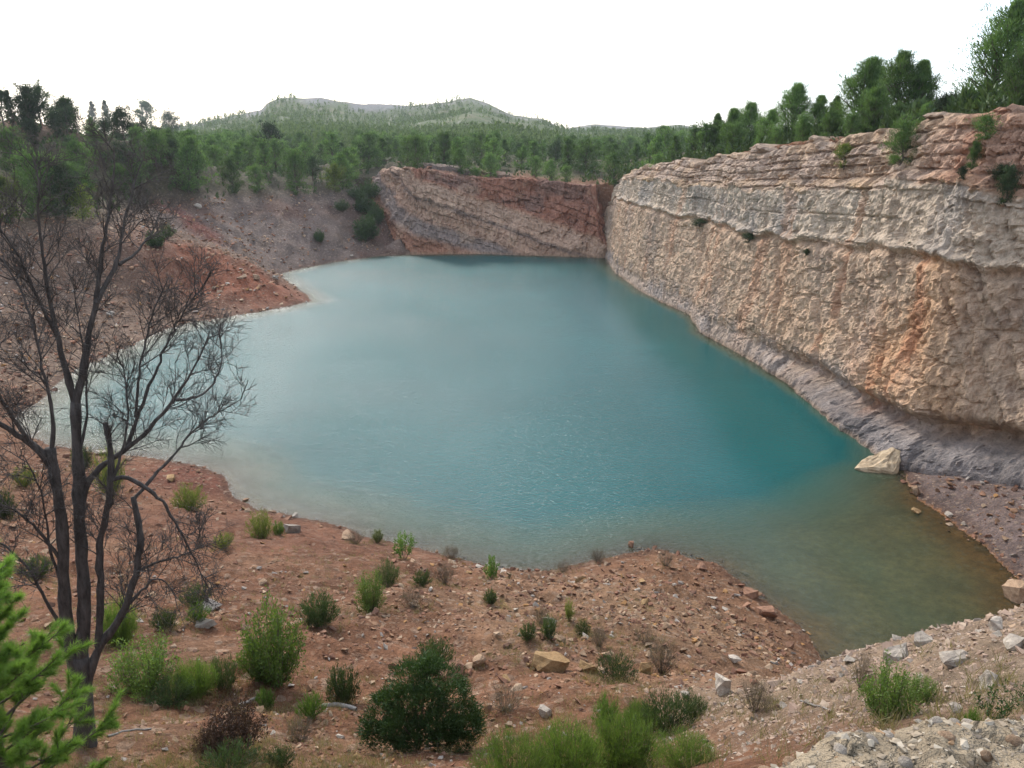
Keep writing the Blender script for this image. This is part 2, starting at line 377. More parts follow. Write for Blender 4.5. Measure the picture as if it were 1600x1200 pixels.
PLAT += [(45, 130, 17), (60, 160, 18), (55, 100, 22), (55, 70, 25), (60, 40, 26), (70, 10, 26), (90, 90, 24), (110, 40, 28), (100, 180, 20)]
R_LOW, R_PLAT = RBF(LOW, 1.2), RBF(PLAT, 3.0)

SKY_PX = np.array([(-900, 150), (-400, 180), (0, 215), (200, 210), (300, 196), (350, 184), (408, 171), (416, 160), (440, 153), (475, 153), (500, 151), (530, 158), (560, 162), (600, 162), (645, 164), (690, 160), (735, 153), (765, 163), (800, 180),
                   (850, 187), (878, 201), (900, 198), (930, 194), (985, 198), (1020, 199), (1060, 194), (1120, 205), (1300, 212), (1700, 215), (2600, 215)], float)
_d = np.array([ray(a, b) for a, b in SKY_PX]); SKY_AZ = np.arctan2(_d[:, 0], _d[:, 1]); SKY_T = _d[:, 2] / np.hypot(_d[:, 0], _d[:, 1])
def crest_d(az): return 800 + 330 * sst(.055, .075, az) + 60 * vn(az * 9, az * 0, None, 3)
def z_hill(X, Y):
    az = np.arctan2(X, Y); r = np.hypot(X, Y)
    E = np.interp(az, SKY_AZ, SKY_T)
    Dc = 800 + 330 * sst(.055, .075, az) + 60 * vn(az * 9, az * 0, None, 3)
    zc = CAM_H + Dc * E
    t = np.clip((r - 240) / (Dc - 240), 0, 1)
    g = .80 * t ** 1.15 + .20 * sst(.80, 1.0, t)
    n = fbm(X / 120, Y / 120, None, 4, 11)
    z = 16.0 + (zc - 16.0) * g + n * 13 * np.sin(np.pi * np.clip(t, 0, 1)) ** .8 + fbm(X / 22, Y / 22, None, 3, 19) * 1.6 * sst(.05, .3, t)
    return np.where(r > Dc, zc - (r - Dc) * .12, z)

def zfun(X, Y, detail=True, info=False):
    X = np.asarray(X, float); Y = np.asarray(Y, float)
    wob = fbm(X / 1.7, Y / 1.7, None, 3, 5) * .38 + fbm(X / 7, Y / 7, None, 2, 9) * .5
    dl, li = seg_dist(X, Y, SHORE, True); ins = inside(X, Y, SHORE)
    sd = np.where(ins, -dl, dl) + wob
    dw, wi = seg_dist(X, Y, WALL, False)
    wi = np.clip(wi, 0, len(WALL) - 1)
    side = (X - WALL[wi, 0]) * WALLN[wi, 0] + (Y - WALL[wi, 1]) * WALLN[wi, 1]
    t_ext = (X - WALL[0, 0]) * WALLN[0, 1] * 1.0 - (Y - WALL[0, 1]) * WALLN[0, 0]
    dc = np.where(side > 0, dw, -dw)
    off = WALLOFF[wi]
    wp = sst(0, 1.0, dc - off - .3)
    r = np.hypot(X, Y)
    zl = R_LOW(X, Y); zp = R_PLAT(X, Y)
    if detail:
        amp = np.clip(sd / 5, .08, 1)
        rough = .55 * fbm(X / 6, Y / 6, None, 3, 21) + .34 * fbm(X / 1.6, Y / 1.6, None, 4, 23) + .10 * (1 - 2 * abs(fbm(X / 1.1, Y / .8, None, 3, 27)))
        gl = facet(X / 1.1, Y / 1.1, zl * 0 + .5, 31)[0] * np.clip((r - 12) / 20, 0, 1)
        rough = rough + .13 * gl
        rough = rough + ((.75 * (1 - 2.4 * abs(fbm(X / 5.5 + .3 * Y / 5.5, Y / 9, None, 4, 33))) + .4 * facet(X / 2.6, Y / 2.6, zl * 0 + .5, 35)[0]) * sst(58, 75, Y) * (X < 5))
        rough = rough + .22 * (1 - 2 * abs(fbm(X / 3.1 + .2 * Y, Y / 1.7, None, 4, 37))) * sst(14, 17, Y) * sst(50, 40, Y)
        zl = zl + rough * amp * np.clip(r / 12, .25, 1.0)
        zp = zp + rough * .8
    zl = np.maximum(zl, .02 + .10 * np.clip(sd, 0, 4))
    # lake bed
    slope = .42 + .9 * sst(14, 20, X) * sst(46, 56, Y) + .35 * sst(60, 120, Y)
    sh = sst(7.0, 17.0, X) * sst(50, 38, Y); slope = slope * (1 - sh) + .075 * sh
    bed = -np.minimum(9.0, np.maximum(-sd, 0) * slope + .02) + np.where(sd < 0, fbm(X / 2.2, Y / 2.2, None, 3, 41) * .12 * np.clip(-sd / 2, 0, 1), 0)
    z = np.where(sd > 0, zl, bed)
    behind = (dc > 0)
    wp = wp * behind
    under = behind & (dc < off + .3)
    z = np.where(under, np.minimum(z, -.5), z)
    z = z * (1 - wp) + zp * wp
    zf = z_hill(X, Y)
    wf = sst(215, 290, r)
    z = z * (1 - wf) + zf * wf
    if info: return z, sd, dc - off, wf
    return z

def hit(pxs):
    """first ground point along the ray through each pixel"""
    D = np.array([ray(a, b) for a, b in pxs]); D /= np.linalg.norm(D, axis=1)[:, None]
    t = np.exp(np.linspace(math.log(3.0), math.log(700), 700))
    X = D[:, 0:1] * t; Y = D[:, 1:2] * t; Z = CAM_H + D[:, 2:3] * t
    G = zfun(X.ravel(), Y.ravel()).reshape(X.shape); G = np.maximum(G, 0)
    under = Z < G; k = under.argmax(1); k = np.where(under.any(1), k, 699)
    i = np.arange(len(D)); k0 = np.maximum(k - 1, 0)
    a = Z[i, k0] - G[i, k0]; b = Z[i, k] - G[i, k]; f = np.clip(a / np.where(abs(a - b) < 1e-6, 1, a - b), 0, 1)
    tt = t[k0] + (t[k] - t[k0]) * f
    P = D * tt[:, None]; P[:, 2] += CAM_H; return P

# ------------------------------------------------------------------ ground sheet
def rock_face(az, r):
    """bare rock under the crest of the hill, on its left dome, in the saddle and on the right shoulder"""
    px = 800 + F_PX * np.tan(az); E = np.interp(az, SKY_AZ, SKY_T)
    m = np.maximum(np.exp(-((px - 425) / 16) ** 2), np.maximum(np.exp(-((px - 512) / 22) ** 2), np.maximum(sst(556, 566, px) * sst(652, 640, px), np.maximum(np.exp(-((px - 866) / 12) ** 2), .8 * np.exp(-((px - 945) / 30) ** 2)))))
    d = crest_d(az); return m * sst(.925, .955, r / d + .02 * fbm(az * 60, r / 30, None, 3, 311)) * .9
def soil_colours(X, Y, Z, sd, dc, wf):
    n = fbm(X / 9, Y / 9, None, 4, 51); n2 = fbm(X / 2.5, Y / 2.5, None, 4, 57)
    C = np.zeros((len(X), 3)) + np.array(lin(150, 104, 76)); S = np.full(len(X), .8)
    def blend(w, c, st=None):
        nonlocal C, S
        w = np.clip(w, 0, 1)[:, None]; C = C * (1 - w) + np.array(c) * w
        if st is not None: S = S * (1 - w[:, 0]) + st * w[:, 0]
    blend(sst(-.1, .5, n2) * .55, lin(172, 136, 104)); blend(sst(.0, .5, n) * .5, lin(134, 92, 68))
    # red earth along the near left shore, smooth
    g = np.exp(-(((X + 12) / 9) ** 2 + ((Y - 35) / 7) ** 2)); blend(g * 1.1, lin(148, 102, 78), .45)
    g = np.exp(-(((X + 19) / 5) ** 2 + ((Y - 46) / 4) ** 2)); blend(g * 1.3, lin(138, 86, 66))
    # left rubble slope, promontory, far left bank
    far = sst(55, 70, Y) * (X < 0); blend(far, lin(144, 118, 100), 1.0)
    blend(far * sst(-.2, .3, n2) * .5, lin(140, 106, 82))
    g = np.exp(-(((X + 37) / 11) ** 2 + ((Y - 106) / 7) ** 2)); blend(g * 1.2 + sst(.1, .4, n2) * g * .6, lin(168, 104, 76), .5)
    bank = sst(120, 132, Y) * (X < -8) ; blend(bank, lin(138, 120, 110), 1.0); blend(bank * sst(-.1, .3, n) * .8, lin(136, 104, 90)); blend(bank * sst(.1, .4, n2) * .5, lin(150, 126, 108))
    d = abs((X + 58) * .62 + (Y - 137) * .78); blend(np.exp(-(d / 2.2) ** 2) * sst(-75, -65, X) * sst(-44, -50, X) * (Y > 118) * (Y < 152), lin(142, 82, 68))
    # mauve scree under the right wall, pale spur in the near right
    g = sst(21, 24, X) * sst(24, 30, Y) * sst(60, 52, Y); blend(g, lin(140, 120, 112), .9)
    g = sst(1.5, 4.0, X + n2) * sst(14.5, 11.5, Y - .25 * X + n2); blend(g, lin(172, 146, 120), 1.0)
    g = np.exp(-(((X - 6) / 7) ** 2 + ((Y - 24) / 9) ** 2)); blend(g * .9, lin(166, 130, 98), 1.0)
    # shelf under the water, orange where shallow at right
    w = (sd < 0) * 1.0; blend(w * .7, lin(190, 158, 128), .5); g = w * sst(8, 18, X) * sst(50, 42, Y); blend(g, lin(208, 168, 112), .7); blend(g * sst(3.2, .8, -sd + 1.2 * n2), lin(214, 146, 88), .7); blend(g * sst(.15, .4, n2) * .5, lin(120, 100, 70))
    wetl = sst(-.1, .05, sd) * (1 - sst(.25, .9, sd + .3 * n2)); blend(wetl * .6, lin(104, 76, 60))
    # ground under the woods and on the hill
    up = np.maximum(sst(6, 16, dc) * (Y > 30), np.maximum(wf, 0)); blend(up, lin(96, 92, 62), .25)
    w2 = sst(9.5, 13, Z + n * 1.5) * sst(90, 110, Y) * (X < -20) * (wf < .5); blend(w2 * .9, lin(94, 90, 66), .3)
    g = np.exp(-(((X + 92) / 14) ** 2 + ((Y - 150) / 8) ** 2)); blend(g, lin(140, 92, 72))
    # hill: dry grass, pale rock near the crest
    hill = sst(.9, 1, wf)
    blend(hill, lin(110, 122, 76), .1); blend(hill * sst(.05, .4, n) * .8, lin(142, 136, 100))
    az = np.arctan2(X, Y); r = np.hypot(X, Y); E = np.interp(az, SKY_AZ, SKY_T)
    crest = hill * sst(.80, .93, (Z - 20) / np.maximum(800 * E, 12)) * sst(-.05, .25, n + n2 * .5 + .15)
    face = hill * rock_face(az, r); blend(face, lin(150, 147, 144), .0)
    blend(crest * .7, lin(156, 152, 146), .2); blend(hill * sst(.35, .5, n2) * .8, lin(176, 168, 156))
    return C, S
AZ = np.concatenate([np.linspace(-180, -62, 26)[:-1], np.linspace(-62, -38, 40)[:-1], np.linspace(-38, 38, 450), np.linspace(38, 62, 40)[1:], np.linspace(62, 180, 26)[1:]])
RR = np.concatenate([np.linspace(.05, 4, 30)[:-1], np.exp(np.linspace(math.log(4), math.log(60), 300))[:-1], np.exp(np.linspace(math.log(60), math.log(260), 200))[:-1], np.exp(np.linspace(math.log(260), math.log(1500), 130))])
A2, R2 = np.meshgrid(np.radians(AZ), RR)
GX, GY = (np.sin(A2) * R2).ravel(), (np.cos(A2) * R2).ravel()
GZ, g_sd, g_dc, g_wf = zfun(GX, GY, info=True)
me = mesh_arr('ground', np.stack([GX, GY, GZ], 1), grid_faces(len(RR), len(AZ)), True, M_GROUND)
gc, gs = soil_colours(GX, GY, GZ, g_sd, g_dc, g_wf)
add_col(me, 'soil', gc); add_val(me, 'stony', gs)
ground = tag(obj('ground', me), kind='structure')

# ------------------------------------------------------------------ water sheet
wa = np.radians(np.linspace(-48, 48, 330)); wr = np.exp(np.linspace(math.log(17), math.log(185), 330))
A2, R2 = np.meshgrid(wa, wr); WX, WY = (np.sin(A2) * R2).ravel(), (np.cos(A2) * R2).ravel()
wz, w_sd, _, _ = zfun(WX, WY, info=True)
F = grid_faces(330, 330); keep = (w_sd[F].min(1) < 3.5) & (WX[F].max(1) < 36)
F = F[keep]; used = np.unique(F); remap = np.full(len(WX), -1); remap[used] = np.arange(len(used)); F = remap[F]
me = mesh_arr('water', np.stack([WX, WY, WX * 0], 1)[used], F, True, M_WATER)
add_val(me, 'depth', np.maximum(-wz[used], 0))
lee = np.interp(WY[used], [20, 45, 60, 150], [21, 22, 23, 19]) - WX[used]      # metres from the right wall
add_val(me, 'wind', np.clip(.10 + .90 * sst(3, 20, lee + 4 * fbm(WX[used] / 14, WY[used] / 14, None, 3, 301)), 0, 1) * (.92 + .25 * fbm(WX[used] / 12, WY[used] / 30, None, 4, 303)))
water = tag(obj('water', me), kind='structure')

# ------------------------------------------------------------------ quarry walls
def band(v, a, b, e=.6): return sst(a - e, a + e, v) * (1 - sst(b - e, b + e, v))
def layers(u, s, z, thick, width, seed, lean=.0):
    """blocks in beds: offset per block and depth of the joints around it"""
    k = np.floor(u / thick + .35 * vn(u / thick * .5, s / 40, None, seed)); fu = u / thick - np.floor(u / thick)
    w = width * (.6 + .9 * h3(k, k * 0, k * 0, seed + 1))
    q = s / w + h3(k, k * 0 + 3, k * 0, seed + 2) * 9 + .25 * vn(s / 1.3, z / 1.3, None, seed + 5)
    j = np.floor(q); fs = q - j
    o = h3(k, j, k * 0, seed + 3) - .5
    bed = h3(k, k * 0 + 9, k * 0, seed + 4) - .5
    je = np.minimum(np.minimum(fs, 1 - fs) * w, np.minimum(fu, 1 - fu) * thick * 1.0)
    return o, bed, 1 - sst(0, .16, je)
def build_wall(name, W, nt, kind):
    B, N, s, zr, zb = W['B'], W['N'], W['s'], W['zr'], W['zb']; off = W['off']; ns = len(B)
    t = np.concatenate([np.linspace(-.12, 1, nt), [1.0] * 7]); cap = np.concatenate([np.zeros(nt), [.3, .8, 1.6, 2.6, 3.8, 5.2, 7.0]])
    T, Sx = np.meshgrid(t, s, indexing='ij'); C2 = np.repeat(cap[:, None], ns, 1)
    Zb, Zr = zb[None], zr[None]
    zr_n = Zr + fbm(Sx / 3.5, Sx * 0, None, 4, 61) * 1.1
    Z = Zb + (zr_n - Zb) * T
    H = np.maximum(Z - Zb, -2); rel = T
    X0 = B[None, :, 0] + 0 * T; Y0 = B[None, :, 1] + 0 * T
    big = fbm(Sx / 16, Z / 9, None, 3, 71); med = fbm(Sx / 3.2, Z / 5.0, None, 4, 73)
    f1, e1 = facet(Sx / 2.3, Z / 2.6, T * 0 + .5, 81); f2, e2 = facet(Sx / .85, Z / 1.0, T * 0 + .5, 85)
    f3, e3 = facet(Sx / .42, Z / .55, T * 0 + .5, 88)
    flute = fbm(Sx / .8 + Z * .12, Z / 8, None, 5, 75)
    crk = -.5 * (1 - sst(0, .10, abs(fbm(Sx / 3.2 + Z * .15, Z / 14, None, 4, 78)))) - .25 * (1 - sst(0, .06, abs(fbm(Sx / 4, Z / 2.2, None, 4, 76))))
    if kind == 'right':
        ledge = np.interp(Sx[0] * 0 + B[:, 1], [40, 55, 75, 95, 120, 150], [.61, .605, .585, .60, .66, .72])[None] + .012 * fbm(Sx / 5, Sx * 0, None, 3, 91)
        b2 = ledge + .205 + .015 * fbm(Sx / 6, Sx * 0, None, 3, 92)     # foot of the blocky upper beds
        near = np.interp(B[:, 1], [55, 64, 76, 100], [1, .8, .15, .05])[None]
        prof = rel * off * .62 + .25 * sst(0, .04, rel - ledge) + .9 * sst(0, .05, rel - b2) + .9 * sst(.9, 1, rel)
        # undercut above the grey apron at the foot
        uc = .088 + .02 * near * sst(60, 48, B[None, :, 1])
        prof = prof + 1.7 * near * np.exp(-((rel - uc) / .035) ** 2) - 1.2 * near * (1 - sst(0, uc * .95, np.maximum(rel, 0))) * sst(46, 58, 120 - Y0 * 0 - B[None, :, 1]) * .8
        prof = prof - .22 * np.exp(-((rel - (ledge + .012)) / .012) ** 2) + .40 * np.exp(-((rel - (ledge - .02)) / .014) ** 2)
        up = sst(b2 - .01, b2 + .01, rel); mid = sst(ledge - .005, ledge + .01, rel) * (1 - up); low = 1 - up - mid
        U = Z - Zb - (b2 * (Zr - Zb))
        Uw = U + .35 * fbm(Sx / 7, Z / 5, None, 3, 103) + .9 * fbm(Sx / 30, Z / 2.2, None, 2, 104)
        o1, bd1, j1 = layers(Uw, Sx, Z, .85, 2.0, 101); o2, bd2, j2 = layers(Z - ledge * (Zr - Zb), Sx, Z, 2.1, 2.6, 111)
        disp = big * .75 + med * .20 + fbm(Sx / .55, Z / .6, None, 3, 77) * .16
        disp = disp + up * (bd1 * .26 + o1 * .38 - j1 * .28 + f2 * .24 + f3 * .16 + f1 * .34 + .12 * flute) + mid * (o2 * .35 + bd2 * .2 - j2 * .22 * (vn(Sx / 5, Z / 5, None, 4) > -.1) + f2 * .13 + f3 * .12 + f1 * .10 + flute * .18 + crk * .5) + low * (f1 * .11 + f2 * .10 + flute * .20 + f3 * .10 + crk * .8 - .10 * (1 - sst(0, .10, e1)))
        rib = 1 - 2 * abs(fbm(Sx / 1.5, Z / 9, None, 3, 79)); disp = disp + sst(uc + .01, uc - .03, rel) * near * (rib * .6 - .2 + .35 * f1 + .2 * f2)
        scar = np.exp(-((Sx - s[-1] + 62) / 3.0) ** 2) * low
        tan_, org, gry = np.array(lin(176, 142, 112)), np.array(lin(182, 120, 76)), np.array(lin(150, 142, 134))
        n1 = fbm(Sx / 7, Z / 11, None, 4, 131); n2 = fbm(Sx / 2.2, Z / 4, None, 4, 133); n3 = fbm(Sx / 1.5, Z / 9, None, 4, 137)
        C = np.zeros(T.shape + (3,)) + np.array(lin(190, 162, 136))
        def bl(w, c):
            nonlocal C
            w = np.clip(w, 0, 1)[..., None]; C = C * (1 - w) + np.array(c) * w
        bl(low * sst(-.15, .35, n1 + n2 * .4) * .8 * near, lin(194, 152, 114)); bl(low * sst(.12, .4, n3) * .55, lin(178, 130, 100)); bl(low * sst(.05, .35, -n1 + n2 * .5) * .7, lin(168, 146, 128)); bl(low * sst(.1, .45, n2) * .45, lin(202, 172, 142))
        yy = B[None, :, 1]
        bl(low * np.exp(-((yy - 53.5 + 1.5 * n1) / 3.6) ** 2) * sst(-.3, .4, n3 + n2) * .75, lin(188, 132, 96))
        bl(mid, lin(188, 168, 146)); bl(mid * sst(0, .35, n1) * .7, lin(170, 158, 146)); bl(mid * sst(.1, .45, n2) * .6, lin(200, 182, 160)); bl(mid * sst(.2, .5, n3) * .4, lin(190, 140, 104))
        bl(up, lin(184, 160, 140)); bl(up * sst(-.1, .4, n2 + o1 * .6) * .6, lin(166, 142, 122)); bl(up * sst(.15, .4, bd1 + .5 * n2) * .5, lin(192, 160, 126)); bl(up * sst(b2 + .04, b2 + .005, rel) * sst(-.1, .3, n1) * .8, lin(196, 164, 126))
        bl(up * sst(60, 50, yy) * sst(-.2, .2, n1 + .05) * .7, lin(178, 134, 108)); bl(up * sst(58, 48, yy) * sst(.1, .3, n2) * .6, lin(156, 104, 82))
        bl(sst(uc + .02, uc - .05, rel) * near, lin(116, 108, 104)); bl(sst(uc + .03, uc - .02, rel) * (1 - near) * .8, lin(164, 146, 132)); bl(sst(.2, .12, rel) * sst(-.1, .3, n2) * .6, lin(150, 140, 134))
        bl(sst(.5, 1.0, j1) * up * .5, lin(110, 88, 74))
        wet = sst(.5, .1, np.where(yy > 48, Z, 9)); bl(wet * .6, lin(146, 122, 100))
    else:
        v = Z + .30 * (Sx - 60.0) ; vv = v + 1.1 * fbm(Sx / 9, Z / 6, None, 4, 141) + .8 * fbm(v / 2.0, Sx / 60, None, 2, 142)
        prof = rel * off * .9
        o1, bd1, j1 = layers(vv, Sx, Z, 1.5, 4.5, 151); o2, bd2, j2 = layers(vv, Sx, Z, .5, 2.2, 161)
        disp = big * 2.2 + med * .9 + bd1 * .42 + bd2 * .15 - j1 * .2 + f1 * .5 + f2 * .3 + flute * .4
        n1 = fbm(Sx / 8, Z / 6, None, 4, 171); n2 = fbm(Sx / 2.5, Z / 3, None, 4, 173)
        C = np.zeros(T.shape + (3,)) + np.array(lin(166, 128, 104))
        def bl(w, c):
            nonlocal C
            w = np.clip(w, 0, 1)[..., None]; C = C * (1 - w) + np.array(c) * w
        bl(band(vv, -9, -2.2, 1) , lin(166, 120, 96)); bl(band(vv, -2.2, 1.2, .8) * .9, lin(136, 122, 114)); bl(band(vv, 1.2, 4.2, .5), lin(168, 136, 114)); bl(band(vv, 4.2, 5.2, .3), lin(140, 118, 104)); bl(band(vv, 5.2, 8.0, .4), lin(174, 144, 122))
        bl(sst(8.0, 8.8, vv), lin(148, 102, 82)); bl(sst(8.4, 9, vv) * sst(0, .3, n2) * .6, lin(156, 108, 84)); bl(sst(8.4, 9, vv) * sst(.05, .3, n1) * .6, lin(120, 100, 90))
        bl(sst(.1, .4, n2) * .4, lin(190, 160, 134)); bl(sst(.5, 1, j1) * .25, lin(100, 78, 66)); bl(sst(.6, .2, Z) * .5, lin(150, 122, 100))
    inset = prof - disp * np.clip(.25 + (Z - Zb) / 2.5, .12, 1) * np.where(C2 > 0, np.clip(1 - C2 / 3, 0, 1), 1) + C2
    X = X0 + N[None, :, 0] * inset; Y = Y0 + N[None, :, 1] * inset
    zt = zfun(X[nt:].ravel(), Y[nt:].ravel()).reshape(7, ns)
    k = sst(0, 4.5, cap[nt:])[:, None]
    Z[nt:] = np.where(k < .99, Z[nt - 1:nt] * (1 - k) + np.maximum(zt, zr_n[0] - 1.5) * k + .25 * (1 - k) - .05, zt - .35)
    for i in range(7):
        m = np.clip(C2[nt + i] / 5, 0, 1)[:, None]; C[nt + i] = C[nt + i] * (1 - m * .8) + np.array(lin(150, 122, 98)) * m * .8
    me = mesh_arr(name, np.stack([X.ravel(), Y.ravel(), Z.ravel()], 1), grid_faces(nt + 7, ns), False, M_CLIFF)
    add_col(me, 'rock', C.reshape(-1, 3))
    o = tag(obj(name, me), kind='structure')
    return o, dict(X=X, Y=Y, Z=Z, T=T)
cliff, CR = build_wall('cliff', WR, 210, 'right')
back_cliff, CB = build_wall('back_cliff', WB, 110, 'back')

# ------------------------------------------------------------------ air: a thin even haze round the whole place
bm = bmesh.new(); bmesh.ops.create_cube(bm, size=1.0); hm = bpy.data.meshes.new('haze'); bm.to_mesh(hm); bm.free()
t = NT('haze_air'); pv = t.n.new('ShaderNodeVolumePrincipled'); pv.inputs['Color'].default_value = (.86, .92, 1.0, 1); pv.inputs['Density'].default_value = .00013; pv.inputs['Anisotropy'].default_value = .3
t.l.new(pv.outputs[0], t.out.inputs['Volume']); hm.materials.append(t.m)
haze = obj('haze', hm, None, (0, 0, 50)); haze.scale = (3400, 3400, 140); tag(haze, kind='stuff')

# ------------------------------------------------------------------ vegetation and stone builders
M_STONE = [mat_rock('stone_tan', lin(128, 102, 80), lin(162, 136, 110)), mat_rock('stone_pink', lin(116, 84, 66), lin(146, 112, 90)), mat_rock('stone_pale', lin(138, 126, 114), lin(176, 164, 148)), mat_rock('stone_ochre', lin(132, 102, 68), lin(158, 130, 94))]
M_GRAVEL = mat_tint('gravel_mix', None)
M_PINE = mat_leaf('pine_needles', (.044, .086, .026), (.155, .245, .074), .28)
M_PINE_D = mat_leaf('dark_pine_needles', (.026, .048, .021), (.082, .122, .050), .18)
M_HILL = mat_leaf('hill_pine_needles', (.060, .095, .034), (.17, .23, .085), .25)
M_OAK = mat_leaf('dark_oak_leaves', (.020, .036, .017), (.055, .080, .032), .15)
M_YEL = mat_leaf('yellow_green_leaves', (.07, .10, .022), (.17, .20, .05), .3)
M_BRIGHT = mat_leaf('bright_green_leaves', (.058, .106, .022), (.165, .240, .058), .32, .25)
M_YOUNG = mat_leaf('young_pine_needles', (.085, .155, .030), (.21, .33, .080), .45, .1)
M_ROSE = mat_leaf('rosemary_leaves', (.030, .055, .020), (.085, .125, .045), .2, .25)
M_JUN = mat_leaf('juniper_leaves', (.018, .038, .012), (.062, .105, .032), .2, .15)
M_GRASSY = mat_leaf('fresh_tussock', (.05, .10, .02), (.13, .21, .05), .3, .25)
M_DRY = mat_leaf('dry_twigs', (.085, .065, .05), (.19, .15, .11), .1, .3)
M_BROWN = mat_leaf('dead_brown_leaves', (.045, .026, .018), (.11, .065, .045), .1, .2)
M_GRASS = mat_leaf('dry_grass_blades', (.15, .13, .06), (.30, .25, .13), .25, .2)
M_BARK = mat_bark('pine_bark', (.06, .045, .035), (.16, .125, .10))
M_DEAD = mat_bark('dead_bark', (.034, .029, .026), (.125, .110, .098), 16)
M_LOG = mat_bark('grey_log', (.14, .125, .11), (.30, .27, .24))

rng = np.random.default_rng(12); random.seed(12)
def unit(v): return v / (np.linalg.norm(v, axis=-1, keepdims=True) + 1e-9)
def tube(P, R, k=5):
    P = np.asarray(P, float); R = np.asarray(R, float); n = len(P)
    T = unit(np.gradient(P, axis=0)); a = np.array((.31, .87, .11)); S = unit(np.cross(T, a)); U = np.cross(T, S)
    th = np.arange(k) / k * 2 * np.pi
    V = P[:, None] + R[:, None, None] * (np.cos(th)[None, :, None] * S[:, None] + np.sin(th)[None, :, None] * U[:, None])
    i = np.arange(n - 1)[:, None] * k; j = np.arange(k)[None]; j2 = (j + 1) % k
    Fq = np.stack([i + j, i + j2, i + k + j2, i + k + j], -1).reshape(-1, 4)
    return V.reshape(-1, 3), Fq
class Acc:
    def __init__(s): s.V = []; s.F = []; s.T = []; s.n = 0
    def add(s, V, F, t=None):
        s.V.append(V); s.F.append(np.asarray(F) + s.n); s.n += len(V)
        if t is not None: s.T.append(np.full(len(V), t) if np.isscalar(t) else t)
    def mesh(s, name, mat, smooth=False):
        me = mesh_arr(name, np.concatenate(s.V), np.concatenate(s.F), smooth, mat)
        if s.T:
            T = np.concatenate(s.T)
            if T.ndim == 1: add_val(me, 'tint', T)
            else: add_col(me, 'tint', T)
        return me
def blades(c, d, l, w):
    n = len(c); side = unit(np.cross(d, rng.normal(size=(n, 3)))); w = np.broadcast_to(w, n)[:, None]; l = np.broadcast_to(l, n)[:, None]
    V = np.stack([c - side * w / 2, c + side * w / 2, c + d * l], 1).reshape(-1, 3)
    return V, np.arange(3 * n).reshape(-1, 3)
def leaves(c, d, l, w):
    n = len(c); side = unit(np.cross(d, rng.normal(size=(n, 3)))); w = np.broadcast_to(w, n)[:, None]; l = np.broadcast_to(l, n)[:, None]
    V = np.stack([c, c + d * l * .45 + side * w / 2, c + d * l, c + d * l * .55 - side * w / 2], 1).reshape(-1, 3)
    return V, np.arange(4 * n).reshape(-1, 4)

def pine(h, w, nb, ncl, nbl, bl, bw, low=.16, lean=0., shape='cone', flare=1.):
    """trunk with limbs, crown of needle tufts gathered in clumps along the limbs"""
    tr = Acc(); cr = Acc()
    q = np.linspace(0, 1, 9); wob = np.cumsum(rng.normal(size=(9, 2)) * .018 * h, 0); wob[0] = 0
    tp = np.stack([wob[:, 0] + lean * h * q ** 1.6, wob[:, 1], q * h * .97], 1)
    tr.add(*tube(tp, .028 * h * (1 - q * .93) + .004, 6))
    for i in range(nb):
        u = low + (.98 - low) * ((i + rng.random()) / nb) ** .9
        base = np.array([np.interp(u, q, tp[:, k]) for k in range(3)])
        if shape == 'cone': prof = np.interp(u, [low, .3, .55, .8, 1], [.85, 1.0, .78, .42, .06])
        elif shape == 'round': prof = np.interp(u, [low, .35, .65, .88, 1], [.55, .95, 1.0, .72, .25])
        else: prof = np.interp(u, [low, .2, .5, .8, 1], [.8, 1.0, .7, .35, .04])
        L = w / 2 * prof * rng.uniform(.55, 1.18); az = i * 2.4 + rng.uniform(-.5, .5)
        el = rng.uniform(.25, .95) if shape != 'fir' else rng.uniform(-.1, .2)
        el += .5 * (u > .8); el = rng.uniform(-.25, .45) if u < .28 and shape != 'fir' else el
        d = np.array((math.cos(az) * math.cos(el), math.sin(az) * math.cos(el), math.sin(el)))
        bend = np.array((0, 0, .25 * L)); ts = np.linspace(0, 1, 4)
        bp = base + d * L * ts[:, None] + bend * (ts ** 2)[:, None]
        tr.add(*tube(bp, (.012 * h * (1 - u * .7)) * (1 - ts * .85) + .003, 3))
        tint_b = rng.uniform(-.22, .22)
        for j in range(ncl):
            f = rng.uniform(.30, 1.05) ** .7
            cc = base + d * L * f + bend * f * f + rng.normal(size=3) * .10 * w * .5 * (.4 + f) * (.4 + .6 * prof)
            rad = w * .5 * rng.uniform(.13, .26) * (.38 + .62 * prof)
            pts = rng.normal(size=(nbl, 3)) * rad * np.array((.55, .55, .42))
            out = unit(pts + d * rad * .6 + np.array((0, 0, rad * 1.0)) + rng.normal(size=pts.shape) * rad * .4)
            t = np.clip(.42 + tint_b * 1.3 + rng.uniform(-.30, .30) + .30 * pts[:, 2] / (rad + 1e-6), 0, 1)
            V, Fq = blades(cc + pts, out, bl * rng.uniform(.7, 1.3, nbl), bw)
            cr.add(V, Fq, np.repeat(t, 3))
    return tr, cr
